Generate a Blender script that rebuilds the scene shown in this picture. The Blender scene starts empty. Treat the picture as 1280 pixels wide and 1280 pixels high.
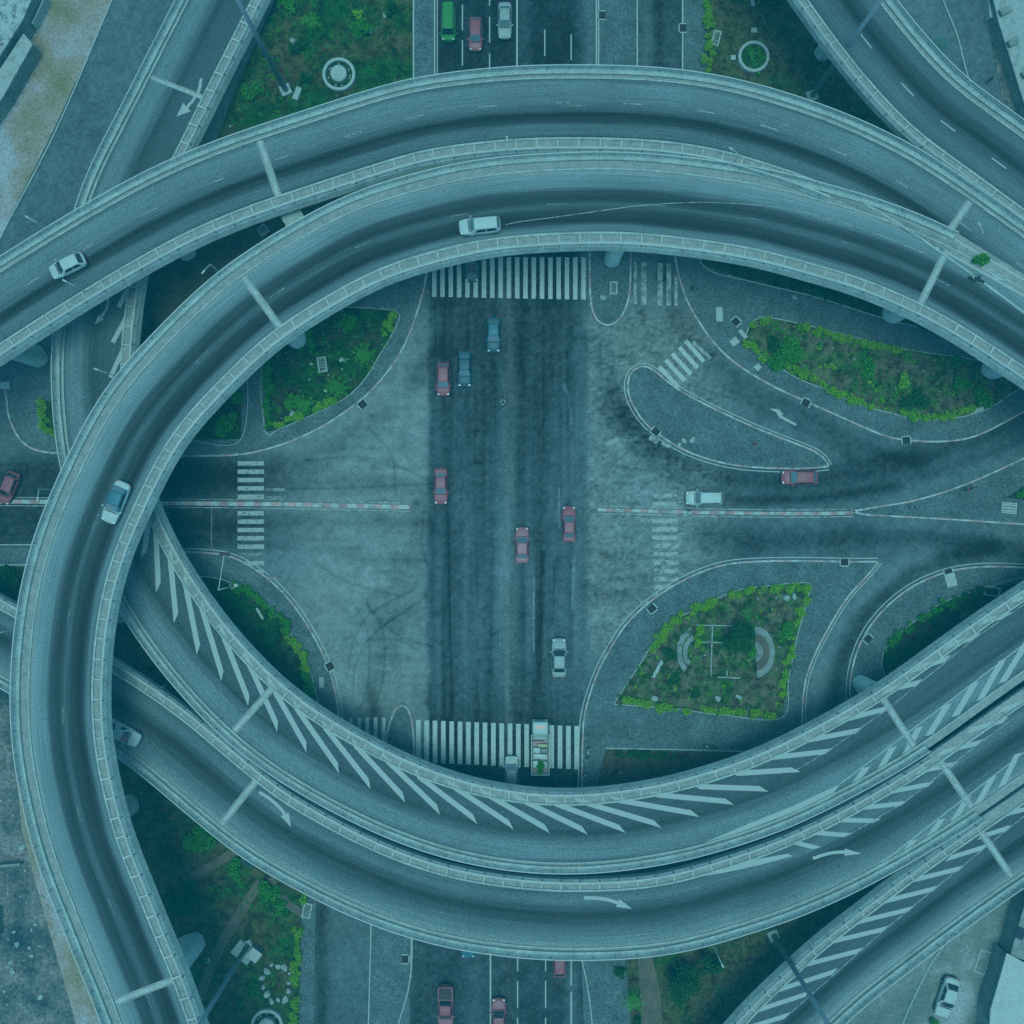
import bpy, bmesh, math, random
import numpy as np
from mathutils import Vector, Matrix
R = math.radians
random.seed(7); rng = np.random.default_rng(7)
SC = bpy.context.scene
COL = SC.collection

# ------------------------------------------------------------------ camera, sky, sun, exposure
H = 120.0
cam_d = bpy.data.cameras.new("camera"); cam = bpy.data.objects.new("camera", cam_d); COL.objects.link(cam)
cam.location = (0, 0, H); cam.rotation_euler = (0, 0, 0)
cam_d.sensor_width = 36; cam_d.lens = 36 * H / 128.0
cam_d.clip_start = .5; cam_d.clip_end = 3000
SC.camera = cam
SUN_EL, SUN_AZ = R(86), R(200)
world = bpy.data.worlds.new("World"); SC.world = world; world.use_nodes = True
wn = world.node_tree; wn.nodes.clear()
sky = wn.nodes.new("ShaderNodeTexSky"); sky.sky_type = 'NISHITA'; sky.sun_disc = False
sky.sun_elevation = SUN_EL; sky.sun_rotation = SUN_AZ
bgn = wn.nodes.new("ShaderNodeBackground"); bgn.inputs[1].default_value = .085
wo = wn.nodes.new("ShaderNodeOutputWorld")
wn.links.new(sky.outputs[0], bgn.inputs[0]); wn.links.new(bgn.outputs[0], wo.inputs[0])
sd = bpy.data.lights.new("sun", 'SUN'); sd.energy = 1.15; sd.angle = R(30); sd.color = (1, .96, .9)
sun = bpy.data.objects.new("sun", sd); COL.objects.link(sun)
sv = Vector((math.sin(SUN_AZ) * math.cos(SUN_EL), math.cos(SUN_AZ) * math.cos(SUN_EL), math.sin(SUN_EL)))
sun.rotation_euler = sv.to_track_quat('Z', 'Y').to_euler()
SC.view_settings.view_transform = 'Standard'; SC.view_settings.look = 'None'
SC.view_settings.exposure = 0.95; SC.view_settings.gamma = 1
SC.cycles.use_denoising = False
SC.cycles.max_bounces = 6; SC.cycles.diffuse_bounces = 4; SC.cycles.volume_bounces = 0
LIFT_VOLUME = (.00095, (.01, .75, 1.0))  # density and colour of the volume added to lift the blacks

# ------------------------------------------------------------------ helpers
def W(px, py, z=0.0):
    s = (H - z) / 1200.0
    return Vector(((px - 640) * s, (640 - py) * s, z))

def link(o, parent=None):
    COL.objects.link(o)
    if parent is not None: o.parent = parent
    return o

def tag(o, label=None, cat=None, group=None, kind=None):
    if label: o['label'] = label
    if cat: o['category'] = cat
    if group: o['group'] = group
    if kind: o['kind'] = kind
    return o

def empty(name, loc, rz=0.0, label=None, cat=None, group=None):
    o = bpy.data.objects.new(name, None); o.location = loc; o.rotation_euler = (0, 0, rz)
    o.empty_display_size = .3; link(o); return tag(o, label, cat, group)

def mesh_obj(name, verts, faces, mat, parent=None, smooth=False, uvs=None, mats=None, fmat=None):
    me = bpy.data.meshes.new(name)
    me.from_pydata([tuple(v) for v in verts], [], faces)
    for m in (mats or [mat]): me.materials.append(m)
    if fmat is not None: me.polygons.foreach_set('material_index', fmat)
    if uvs is not None:
        l = me.uv_layers.new(name='UVMap')
        li = np.zeros(len(me.loops), np.int32); me.loops.foreach_get('vertex_index', li)
        l.data.foreach_set('uv', np.asarray(uvs, np.float32)[li].ravel())
    if smooth: me.polygons.foreach_set('use_smooth', [True] * len(me.polygons))
    me.update()
    return link(bpy.data.objects.new(name, me), parent)

class MB:
    """collects shapes into one mesh"""
    def __init__(s): s.v = []; s.f = []
    def add(s, vs, fs):
        b = len(s.v); s.v += [tuple(v) for v in vs]; s.f += [tuple(b + i for i in f) for f in fs]; return s
    def box(s, c, d, rz=0.0, top=1.0):
        x, y, z = d[0] / 2, d[1] / 2, d[2] / 2; ca, sa = math.cos(rz), math.sin(rz); vs = []
        for sz, t in ((-z, 1), (z, top)):
            for sx, sy in ((-x, -y), (x, -y), (x, y), (-x, y)):
                a, b = sx * t, sy * t
                vs.append((c[0] + a * ca - b * sa, c[1] + a * sa + b * ca, c[2] + sz))
        return s.add(vs, [(3, 2, 1, 0), (4, 5, 6, 7), (0, 1, 5, 4), (1, 2, 6, 5), (2, 3, 7, 6), (3, 0, 4, 7)])
    def tube(s, a, b, r0, r1=None, n=8):
        a = Vector(a); b = Vector(b); r1 = r0 if r1 is None else r1
        d = (b - a).normalized(); q = d.to_track_quat('Z', 'Y'); vs = []
        for p, r in ((a, r0), (b, r1)):
            for i in range(n):
                t = 2 * math.pi * i / n
                vs.append(p + q @ Vector((r * math.cos(t), r * math.sin(t), 0)))
        fs = [(i, (i + 1) % n, n + (i + 1) % n, n + i) for i in range(n)]
        fs += [tuple(range(n - 1, -1, -1)), tuple(range(n, 2 * n))]
        return s.add(vs, fs)
    def lathe(s, prof, c=(0, 0, 0), n=24, rx=1.0, ry=1.0, rz=0.0):
        vs = []; ca, sa = math.cos(rz), math.sin(rz)
        for r, z in prof:
            for i in range(n):
                t = 2 * math.pi * i / n; a, b = r * rx * math.cos(t), r * ry * math.sin(t)
                vs.append((c[0] + a * ca - b * sa, c[1] + a * sa + b * ca, c[2] + z))
        fs = []
        for k in range(len(prof) - 1):
            for i in range(n): fs.append((k * n + i, k * n + (i + 1) % n, (k + 1) * n + (i + 1) % n, (k + 1) * n + i))
        fs += [tuple(range(n - 1, -1, -1)), tuple(range((len(prof) - 1) * n, len(prof) * n))]
        return s.add(vs, fs)
    def build(s, name, mat, parent=None, smooth=False):
        return mesh_obj(name, s.v, s.f, mat, parent, smooth)

def spline(pts, step=6.0):
    """Catmull-Rom through px points, returned dense"""
    P = np.asarray(pts, float); n = len(P); out = []
    for i in range(n - 1):
        p0 = P[i - 1] if i else 2 * P[0] - P[1]; p1, p2 = P[i], P[i + 1]
        p3 = P[i + 2] if i + 2 < n else 2 * P[-1] - P[-2]
        k = max(2, int(np.linalg.norm((p2 - p1)[:2]) / step))
        for j in range(k):
            t = j / k
            out.append(.5 * (2 * p1 + (p2 - p0) * t + (2 * p0 - 5 * p1 + 4 * p2 - p3) * t * t + (3 * p1 - p0 - 3 * p2 + p3) * t ** 3))
    out.append(P[-1]); return np.array(out)

def resample(P, step):
    d = np.r_[0, np.cumsum(np.linalg.norm(np.diff(P[:, :2], axis=0), axis=1))]
    n = max(2, int(round(d[-1] / step)) + 1); s = np.linspace(0, d[-1], n)
    return np.stack([np.interp(s, d, P[:, k]) for k in range(P.shape[1])], 1), s

def smooth_line(P, it):
    for _ in range(it):
        Q = P.copy(); Q[1:-1] = .25 * P[:-2] + .5 * P[1:-1] + .25 * P[2:]; P = Q
    return P

def normals2(P):
    T = np.gradient(P[:, :2], axis=0); T /= np.linalg.norm(T, axis=1)[:, None] + 1e-9
    return T, np.stack([-T[:, 1], T[:, 0]], 1)

# ------------------------------------------------------------------ materials
def tint(a, r=.42, g=.9, b=.84): return (a * r, a * g, a * b)
def asph(a):
    b = a * (.47 + .95 * a); return (b * .37, b * .92, b * .96)
def rgba(c): return (c[0], c[1], c[2], 1)

class NT:
    def __init__(s, name, rough=.8, spec=.3):
        s.m = bpy.data.materials.new(name); s.m.use_nodes = True; s.t = s.m.node_tree
        s.b = s.t.nodes['Principled BSDF']; s.b.inputs['Roughness'].default_value = rough
        s.b.inputs['Specular IOR Level'].default_value = spec
    def n(s, typ, **kw):
        x = s.t.nodes.new(typ)
        for k, v in kw.items(): setattr(x, k, v)
        return x
    def l(s, a, b): s.t.links.new(a, b)
    def noise(s, scale, detail=4, vec=None, rough=.6, dist=0.0):
        x = s.n('ShaderNodeTexNoise'); x.inputs['Scale'].default_value = scale; x.inputs['Detail'].default_value = detail
        x.inputs['Roughness'].default_value = rough; x.inputs['Distortion'].default_value = dist
        if vec is not None: s.l(vec, x.inputs['Vector'])
        return x.outputs['Fac']
    def pos(s): return s.n('ShaderNodeNewGeometry').outputs['Position']
    def ramp(s, fac, stops, interp='LINEAR'):
        x = s.n('ShaderNodeValToRGB'); e = x.color_ramp.elements; x.color_ramp.interpolation = interp
        while len(e) < len(stops): e.new(.5)
        for i, (p, c) in enumerate(stops):
            e[i].position = p; e[i].color = rgba(c if hasattr(c, '__len__') else (c, c, c))
        s.l(fac, x.inputs[0]); return x.outputs[0]
    def math(s, op, a, b=None, clamp=False):
        x = s.n('ShaderNodeMath', operation=op, use_clamp=clamp)
        for i, v in enumerate((a, b)):
            if v is None: continue
            if isinstance(v, (int, float)): x.inputs[i].default_value = v
            else: s.l(v, x.inputs[i])
        return x.outputs[0]
    def mix(s, fac, a, b, blend='MIX'):
        x = s.n('ShaderNodeMix', data_type='RGBA', blend_type=blend)
        for i, v in ((0, fac), (6, a), (7, b)):
            if isinstance(v, (int, float)): x.inputs[i].default_value = v
            elif isinstance(v, tuple): x.inputs[i].default_value = rgba(v)
            else: s.l(v, x.inputs[i])
        return x.outputs[2]
    def out(s, col, bump=None, strength=.3, dist=.05):
        s.l(col, s.b.inputs['Base Color'])
        if bump is not None:
            x = s.n('ShaderNodeBump'); x.inputs['Strength'].default_value = strength; x.inputs['Distance'].default_value = dist
            s.l(bump, x.inputs['Height']); s.l(x.outputs[0], s.b.inputs['Normal'])
        return s.m

def mottled(name, c0, c1, scale=1.5, fine=9.0, rough=.85, spec=.25, c2=None, amt=.35, spots=False):
    t = NT(name, rough, spec); p = t.pos()
    a = t.noise(scale, 5, p); f = t.noise(fine, 3, p, .7)
    stops = [(.34, c0), (.66, c1)] if c2 is None else [(.38, c0), (.5, c1), (.62, c2)]
    col = t.ramp(a, stops)
    g = t.ramp(f, [(.3, 1 - amt), (.7, 1 + amt * .6)])
    col = t.mix(1.0, col, g, 'MULTIPLY')
    if spots: col = t.mix(1.0, col, t.ramp(t.noise(.75, 3, p, .55), [(.22, .35), (.29, 1.0), (.7, 1.0), (.78, 1.3)]), 'MULTIPLY')
    return t.out(col, f, .25, .03)

def flat(name, c, rough=.5, spec=.4, metal=0.0):
    t = NT(name, rough, spec); t.b.inputs['Base Color'].default_value = rgba(c); t.b.inputs['Metallic'].default_value = metal
    p = t.n('ShaderNodeTexCoord').outputs['Object']
    f = t.noise(3.0, 4, p); g = t.ramp(f, [(.3, .86), (.7, 1.06)])
    return t.out(t.mix(1.0, c, g, 'MULTIPLY'))

M = {}
M['pier'] = mottled('pier_concrete', tint(.66), tint(.8), .8, 6, .9, .2, amt=.2)
M['concrete'] = mottled('pale_concrete', tint(.36), tint(.5), .5, 3.5, .9, .15, amt=.3)
M['concrete_dark'] = mottled('weathered_concrete', tint(.2), tint(.32), .7, 5, .9, .2, amt=.3)
M['mast'] = flat('mast_steel', (.13, .3, .34), .5, .5)
M['steel'] = flat('painted_steel', tint(.46), .5, .4)
M['steel_dark'] = flat('galvanised_steel', tint(.2), .5, .5)
M['gutter'] = mottled('dusty_gutter', (.12, .25, .235), (.18, .325, .31), 1.2, 6, .95, .1, amt=.35)
M['pavement'] = mottled('pavement_asphalt', asph(.185), asph(.25), .35, 4.4, .92, .08, amt=.6, spots=True)
M['pavement_light'] = mottled('pavement_worn', asph(.19), asph(.26), .35, 4.4, .92, .08, amt=.6, spots=True)
M['tar'] = mottled('tyre_black', tint(.03), tint(.05), 2, 9, .8, .2)
M['dirt'] = mottled('bare_soil', (.014, .035, .028), (.045, .075, .05), .45, 6, .95, .1, c2=(.028, .055, .035), amt=.5)
M['path'] = mottled('trodden_soil', (.06, .1, .075), (.085, .13, .1), .6, 6, .95, .1, amt=.4)
M['verge'] = mottled('dry_verge', (.12, .19, .1), (.17, .25, .2), .13, 4, .95, .1, c2=(.2, .36, .38), amt=.4)
M['yard'] = mottled('broken_concrete_yard', (.015, .06, .075), (.07, .14, .13), .16, 2.2, .95, .15, c2=(.13, .22, .21), amt=.6)
M['lot'] = mottled('dusty_concrete_lot', (.075, .17, .155), (.11, .22, .2), .15, 4, .95, .15, c2=(.19, .37, .38), amt=.4)
M['slab'] = mottled('slab_concrete', tint(.4), tint(.5), 2, 9, .9, .2, amt=.2)
M['rock'] = mottled('pale_rock', tint(.3), tint(.48), 2, 9, .9, .2, amt=.3)
M['drain'] = flat('dark_drain', tint(.03), .8, .2)
M['roof_sheet'] = None

def foliage(name, d, m, b):
    t = NT(name, .75, .15); g = t.n('ShaderNodeNewGeometry')
    col = t.ramp(g.outputs['Random Per Island'], [(.0, d), (.5, m), (1.0, b)])
    t.out(col)
    tr = t.n('ShaderNodeBsdfTranslucent'); t.l(col, tr.inputs[0]); mx = t.n('ShaderNodeMixShader'); mx.inputs[0].default_value = .25
    t.l(t.b.outputs[0], mx.inputs[1]); t.l(tr.outputs[0], mx.inputs[2])
    t.l(mx.outputs[0], t.t.nodes['Material Output'].inputs['Surface']); return t.m
M['leaf_bright'] = foliage('bright_hedge_leaves', (.02, .22, .01), (.1, .44, .012), (.2, .52, .02))
M['leaf_mid'] = foliage('green_leaves', (.008, .14, .012), (.02, .27, .02), (.07, .4, .02))
M['leaf_dark'] = foliage('dark_leaves', (.006, .05, .018), (.01, .11, .02), (.02, .19, .025))
M['leaf_dry'] = foliage('dry_weeds', (.05, .12, .04), (.1, .2, .08), (.16, .27, .14))
M['bark'] = mottled('tree_bark', (.05, .07, .06), (.09, .12, .1), 6, 20)

def grass_mat(name, green, brown, bias=.5, sc=.22):
    t = NT(name, .95, .1); p = t.pos()
    a = t.noise(sc, 6, p, .68); f = t.noise(5.0, 4, p, .7); f2 = t.noise(14, 2, p)
    m = t.math('ADD', t.math('MULTIPLY', a, .75), t.math('MULTIPLY', f, .25))
    fac = t.ramp(m, [(bias - .06, 0.0), (bias + .06, 1.0)])
    gcol = t.ramp(f2, [(.3, tuple(c * .55 for c in green)), (.7, tuple(c * 1.3 for c in green))])
    bcol = t.ramp(f, [(.3, tuple(c * .6 for c in brown)), (.7, tuple(c * 1.35 for c in brown))])
    return t.out(t.mix(1.0, t.mix(fac, gcol, bcol), t.ramp(t.noise(.9, 4, p, .7), [(.36, .35), (.6, 1.3)]), 'MULTIPLY'), f, .5, .1)
M['grass_a'] = grass_mat('lawn_green', (.006, .08, .012), (.04, .07, .028), .5, .15)
M['grass_b'] = grass_mat('lawn_brownish', (.012, .085, .015), (.04, .075, .03), .46)
M['grass_c'] = grass_mat('garden_mixed', (.014, .1, .012), (.055, .1, .06), .47, .35)
M['grass_d'] = grass_mat('dark_garden', (.006, .07, .012), (.022, .045, .025), .52, .3)  # darker mix of green and soil than the other garden beds

# asphalt decks: wear bands across the lane read from the UV (u metres along, v 0..1 across)
def deck_asphalt(name, stops, dust=.0):
    t = NT(name, .9, .08); uv = t.n('ShaderNodeUVMap').outputs[0]; p = t.pos()
    sp = t.n('ShaderNodeSeparateXYZ'); t.l(uv, sp.inputs[0])
    st = t.n('ShaderNodeCombineXYZ'); t.l(t.math('MULTIPLY', sp.outputs[0], .035), st.inputs[0]); t.l(t.math('MULTIPLY', sp.outputs[1], 7.0), st.inputs[1])
    streak = t.noise(1.6, 5, st.outputs[0], .65)
    st2 = t.n('ShaderNodeCombineXYZ'); t.l(t.math('MULTIPLY', sp.outputs[0], .06), st2.inputs[0]); t.l(t.math('MULTIPLY', sp.outputs[1], 40.0), st2.inputs[1])
    streak2 = t.noise(1.5, 4, st2.outputs[0], .7)
    v = t.math('ADD', sp.outputs[1], t.math('MULTIPLY', t.math('SUBTRACT', streak, .5), .16))
    col = t.ramp(v, [(q, asph(a) if not hasattr(a, '__len__') else (a[0] * .6, a[1] * .75, a[2] * .78)) for q, a in stops], 'EASE')
    g1 = t.ramp(streak2, [(.3, .7), (.7, 1.3)])
    f = t.noise(7.5, 3, p, .85); g2 = t.ramp(f, [(.3, .45), (.7, 1.55)])
    big = t.noise(.12, 4, p); g3 = t.ramp(big, [(.3, .88), (.7, 1.1)])
    spot = t.noise(2.6, 2, p, .5); g4 = t.ramp(spot, [(.24, .55), (.3, 1.0)])
    c = t.mix(1.0, col, g1, 'MULTIPLY'); c = t.mix(1.0, c, g2, 'MULTIPLY'); c = t.mix(1.0, c, g3, 'MULTIPLY'); c = t.mix(1.0, c, g4, 'MULTIPLY')
    return t.out(c, f, .2, .02)

def paint(name, base, wear, under=.16, sc=3.0):
    t = NT(name, .7, .3); p = t.pos()
    a = t.noise(sc, 6, p, .75); f = t.noise(9, 2, p)
    fac = t.ramp(a, [(max(.02, wear - .07), 1.0), (wear + .07, 0.0)])
    c = t.mix(fac, base, asph(under)); g = t.ramp(f, [(.3, .88), (.7, 1.06)])
    return t.out(t.mix(1.0, c, g, 'MULTIPLY'))
M['paint'] = paint('road_paint', tint(.43), .3)
M['paint_zebra'] = paint('zebra_paint', tint(.5), .38, .12)
M['paint_faded'] = paint('faded_paint', tint(.4), .47, .2, 1.3)
M['paint_worn'] = paint('worn_zebra_paint', tint(.4), .42, .18, 1.8)
M['paint_ghost'] = paint('nearly_gone_paint', tint(.34), .55, .2, 1.6)

def kerb_mat(name, red, dash=2.1):
    t = NT(name, .8, .25); sp = t.n('ShaderNodeSeparateXYZ'); t.l(t.n('ShaderNodeUVMap').outputs[0], sp.inputs[0]); p = t.pos()
    q = t.math('FRACT', t.math('MULTIPLY', sp.outputs[0], 1 / (2 * dash)))
    isr = t.math('GREATER_THAN', q, .5); w = t.noise(2.2, 5, p, .75)
    worn = t.ramp(w, [(.4, 1.0), (.56, 0.0)])
    redc = t.mix(worn, (.22, .1, .11), (.3, .3, .3)); c = t.mix(t.math('MULTIPLY', isr, red), tint(.46), redc)
    dirt = t.ramp(t.noise(1.1, 5, p, .7), [(.4, .55), (.53, 1.05)])
    return t.out(t.mix(1.0, c, dirt, 'MULTIPLY'))
M['kerb'] = kerb_mat('painted_kerb', .42)
M['median'] = kerb_mat('painted_median', .6, 1.07)

def sheet_roof(name, c0, c1, freq, ang):
    t = NT(name, .6, .3); p = t.pos(); mp = t.n('ShaderNodeMapping'); mp.inputs['Rotation'].default_value[2] = ang; t.l(p, mp.inputs[0])
    wv = t.n('ShaderNodeTexWave'); wv.inputs['Scale'].default_value = freq; t.l(mp.outputs[0], wv.inputs[0])
    a = t.noise(1.3, 6, mp.outputs[0], .8); col = t.ramp(a, [(.4, c0), (.52, c1)])
    g = t.ramp(wv.outputs[1], [(.0, .7), (1.0, 1.1)])
    return t.out(t.mix(1.0, col, g, 'MULTIPLY'), wv.outputs[1], .6, .05)
M['roof_rust'] = sheet_roof('stained_roof_sheet', tint(.16), tint(.5), 1.2, R(-30))
M['roof_grey'] = sheet_roof('grey_roof_sheet', tint(.3), tint(.46), 1.6, R(35))
M['roof_white'] = sheet_roof('white_roof_sheet', tint(.46), tint(.54), 1.2, R(30))
M['plaster'] = mottled('grimy_plaster', tint(.2), tint(.34), .5, 4)
M['glass'] = NT('car_glass', .08, .5).m
M['glass'].node_tree.nodes['Principled BSDF'].inputs['Base Color'].default_value = (.008, .03, .04, 1)
M['glass_pale'] = NT('car_glass_pale', .12, .8).m
M['glass_pale'].node_tree.nodes['Principled BSDF'].inputs['Base Color'].default_value = (.06, .17, .2, 1)
M['tyre'] = flat('tyre_rubber', tint(.025), .9, .1)
M['rim'] = flat('wheel_rim', tint(.35), .35, .5, .6)
M['lamp'] = flat('headlamp_lens', tint(.55), .15, .6)
M['tail'] = flat('tail_lamp', (.25, .03, .03), .2, .5)
M['trim'] = flat('black_trim', tint(.03), .6, .3)
def car_paint(name, c, dust=.3):
    t = NT('car_paint_' + name, .42, .35); p = t.n('ShaderNodeTexCoord').outputs['Object']
    f = t.noise(2.2, 5, p, .7); g = t.noise(14, 2, p, .6)
    du = t.ramp(f, [(.45, 0.0), (.75, dust)])
    c1 = t.mix(du, c, (c[0] * .6 + .05, c[1] * .6 + .11, c[2] * .6 + .12)); c2 = t.mix(1.0, c1, t.ramp(g, [(.3, .9), (.7, 1.06)]), 'MULTIPLY')
    t.b.inputs['Specular Tint'].default_value = (.4, .9, 1, 1); t.b.inputs['Coat Weight'].default_value = 0; t.b.inputs['Coat Roughness'].default_value = .1
    return t.out(c2)
P = {'white': car_paint('white', tint(.5)), 'silver': car_paint('silver', tint(.34)), 'red': car_paint('red', (.16, .068, .085), .4),
     'redpale': car_paint('faded_red', (.19, .115, .135), .55), 'blue': car_paint('blue', (.008, .065, .095), .2), 'dark': car_paint('dark', (.02, .07, .095)),
     'green': car_paint('green', (.015, .2, .03), .15), 'blueroof': car_paint('steel_blue', (.02, .13, .17), .15), 'grey': car_paint('grey', tint(.2))}

# ------------------------------------------------------------------ ground and road surface
def poly_sheet(name, px, z, mat, kind='structure', thick=0.0, parent=None, smooth_pts=False):
    pts = [W(x, y, 0) for x, y in px]
    bm = bmesh.new(); vs = [bm.verts.new((p.x, p.y, z)) for p in pts]; f = bm.faces.new(vs)
    if f.normal.z < 0: f.normal_flip()
    f.normal_update()
    if f.normal.z < 0: f.normal_flip()
    if thick:
        n = len(vs); lo = [bm.verts.new((p.x, p.y, z - thick)) for p in pts]
        for i in range(n): bm.faces.new((vs[i], vs[(i + 1) % n], lo[(i + 1) % n], lo[i]))
        bmesh.ops.recalc_face_normals(bm, faces=bm.faces)
        if f.normal.z < 0:
            for g in bm.faces: g.normal_flip()
    bmesh.ops.triangulate(bm, faces=[q for q in bm.faces if len(q.verts) > 4])
    me = bpy.data.meshes.new(name); bm.to_mesh(me); bm.free(); me.materials.append(mat)
    o = link(bpy.data.objects.new(name, me), parent)
    if kind: o['kind'] = kind
    return o

mesh_obj('ground', [(-400, -400, -.06), (400, -400, -.06), (400, 400, -.06), (-400, 400, -.06)], [(0, 1, 2, 3)], M['pavement_light'])['kind'] = 'structure'

def road_surface():
    ext, st = 84.0, .21
    n = int(2 * ext / st) + 1; ax = np.linspace(-ext, ext, n)
    X, Y = np.meshgrid(ax, ax); PX, PY = X * 10 + 640, 640 - Y * 10
    def S(a, b, x): t = np.clip((x - a) / (b - a), 0, 1); return t * t * (3 - 2 * t)
    def vnoise(cx, cy, seed):
        g = np.random.default_rng(seed); gx, gy = PX / cx, PY / cy
        gx = gx - gx.min(); gy = gy - gy.min(); T = g.random((int(gy.max()) + 3, int(gx.max()) + 3))
        ix, iy = gx.astype(int), gy.astype(int); fx, fy = gx - ix, gy - iy; fx = fx * fx * (3 - 2 * fx); fy = fy * fy * (3 - 2 * fy)
        return (T[iy, ix] * (1 - fx) + T[iy, ix + 1] * fx) * (1 - fy) + (T[iy + 1, ix] * (1 - fx) + T[iy + 1, ix + 1] * fx) * fy
    A = np.full(PX.shape, .21); D = np.full(PX.shape, .15)
    # dusty crossing areas either side of the trunk road
    wj = S(300, 420, PX) * (1 - S(530, 540, PX)) * S(330, 520, PY) * (1 - S(860, 930, PY))
    A += wj * .1; D += wj * .5
    ej = S(730, 738, PX) * (1 - S(850, 960, PX)) * S(330, 430, PY) * (1 - S(800, 850, PY))
    A += ej * .06; D += ej * .6
    # west road, dark towards the bridge
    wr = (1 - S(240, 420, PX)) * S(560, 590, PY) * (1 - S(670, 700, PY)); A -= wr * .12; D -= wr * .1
    # trunk road
    sw = 1 + 5 * S(560, 760, PY) * (1 - S(860, 900, PY)); rag = (vnoise(9, 22, 21) - .5) * (2 + 5 * S(560, 700, PY)); inside = S(536 - sw, 538 + sw, PX + rag) * (1 - S(716, 740, PX + rag * 2))
    nb = (vnoise(3, 90, 41) - .5) * .05 + (vnoise(2.2, 240, 42) - .5) * .04 + (vnoise(9, 500, 3) - .5) * .06 + (vnoise(5, 160, 4) - .5) * .05 + (vnoise(26, 900, 11) - .5) * .05
    trunk = .095 + nb * .85 + .06 * S(400, 640, PY) * (1 - S(800, 930, PY))
    trunk += (.055 + .05 * vnoise(7, 120, 9)) * np.exp(-((PX - 634 - 3 * np.sin(PY / 70) - rag * .6) / 11.0) ** 2) * S(300, 420, PY)
    trunk += .03 * np.exp(-((PX - 725) / 9.0) ** 2) + .03 * np.exp(-((PX - 603) / 5.0) ** 2) * S(500, 700, PY)
    trunk -= .03 * np.exp(-((PX - 675) / 12.0) ** 2) + .025 * np.exp(-((PX - 560) / 12.0) ** 2)
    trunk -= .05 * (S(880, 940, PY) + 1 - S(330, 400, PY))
    trunk = np.maximum(trunk, .045)
    A = A * (1 - inside) + trunk * inside; D = D * (1 - inside) + inside * (-.1 + .6 * np.exp(-((PX - 638) / 9.0) ** 2))
    # north approach: lighter gutter lane in the middle
    A += .07 * np.exp(-((PX - 655) / 9.0) ** 2) * (1 - S(60, 240, PY)) * inside
    sl = (1 - inside) * (1 - S(230, 330, PY)) * S(740, 748, PX) * (1 - S(880, 884, PX)); A = A * (1 - sl) + .13 * sl
    A += .06 * sl * np.exp(-((PX - 808) / 8.0) ** 2) - .05 * sl * np.exp(-((PX - 824) / 8.0) ** 2)
    # south approach
    so = S(1100, 1140, PY) * S(375, 384, PX) * (1 - S(770, 775, PX)); A = A * (1 - so) + so * (.10 + .05 * np.exp(-((PX - 595) / 12.0) ** 2) + .08 * np.exp(-((PX - 715) / 9.) ** 2) + .09 * (1 - S(505, 520, PX)))
    A -= so * .1 * np.exp(-((PX - 402) / 9.0) ** 2)
    # top left road beside the ramp
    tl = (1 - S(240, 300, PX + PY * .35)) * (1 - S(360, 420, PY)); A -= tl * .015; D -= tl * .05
    def track(pts, width, delta, soft=1.0, dd=0.0):
        nonlocal A, D
        Q = spline(pts, 14); lo = Q.min(0) - 4 * width; hi = Q.max(0) + 4 * width
        m = (PX > lo[0]) & (PX < hi[0]) & (PY > lo[1]) & (PY < hi[1])
        x, y = PX[m], PY[m]; d = np.full(x.shape, 1e9)
        for a, b in zip(Q[:-1], Q[1:]):
            v = b - a; t = np.clip(((x - a[0]) * v[0] + (y - a[1]) * v[1]) / (v @ v + 1e-9), 0, 1)
            d = np.minimum(d, np.hypot(x - a[0] - t * v[0], y - a[1] - t * v[1]))
        g = np.exp(-(d / width) ** 2 * soft); A[m] += delta * g; D[m] += dd * g
    # east road: north lane bends up to the right, south lane straight
    for off, wd, dl in ((0, 14, -.11), (22, 7, -.06), (-16, 8, -.04)):
        track([(760, 500 + off), (800, 545 + off), (850, 580 + off), (920, 600 + off), (1000, 602 + off), (1090, 590 + off), (1180, 565 + off), (1290, 525 + off), (1400, 480 + off)], wd, dl, 1, -.2)
    track([(860, 630), (960, 626), (1040, 622), (1120, 610)], 9, -.07)
    track([(880, 668), (960, 675), (1060, 672), (1160, 670), (1290, 690), (1400, 700)], 17, -.1, 1, -.15)
    track([(1100, 655), (1200, 662), (1300, 672)], 8, .04)
    track([(1240, 685), (1180, 700), (1130, 725), (1080, 775), (1052, 830), (1040, 900), (1038, 960)], 12, -.11, 1, -.1)
    track([(1160, 697), (1110, 720), (1060, 770), (1030, 830), (1018, 900)], 10, .05)
    track([(790, 330), (800, 390), (815, 420)], 5, -.04); track([(830, 330), (842, 390), (880, 440), (940, 485), (1010, 520), (1080, 560), (1150, 580)], 12, -.07)
    track([(900, 480), (960, 515), (1020, 545), (1070, 575)], 7, -.05)
    track([(740, 430), (770, 480), (790, 530), (840, 575)], 15, -.055, 1, -.1)
    # west junction wear
    track([(200, 600), (330, 605), (430, 600), (540, 610)], 12, -.06, 1, -.1); track([(200, 585), (330, 585), (420, 560), (500, 500), (540, 440)], 14, -.07, 1, -.1)
    track([(200, 655), (330, 655), (440, 650), (540, 655)], 10, -.06); track([(200, 675), (340, 682), (420, 690), (520, 700)], 8, -.035)
    track([(520, 640), (515, 720), (490, 800), (470, 880), (455, 950)], 20, -.045); track([(470, 900), (466, 880), (462, 860)], 8, -.1)
    track([(760, 850), (790, 790), (850, 735), (940, 690)], 16, -.07); track([(735, 740), (770, 745), (800, 735)], 12, -.05)
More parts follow.
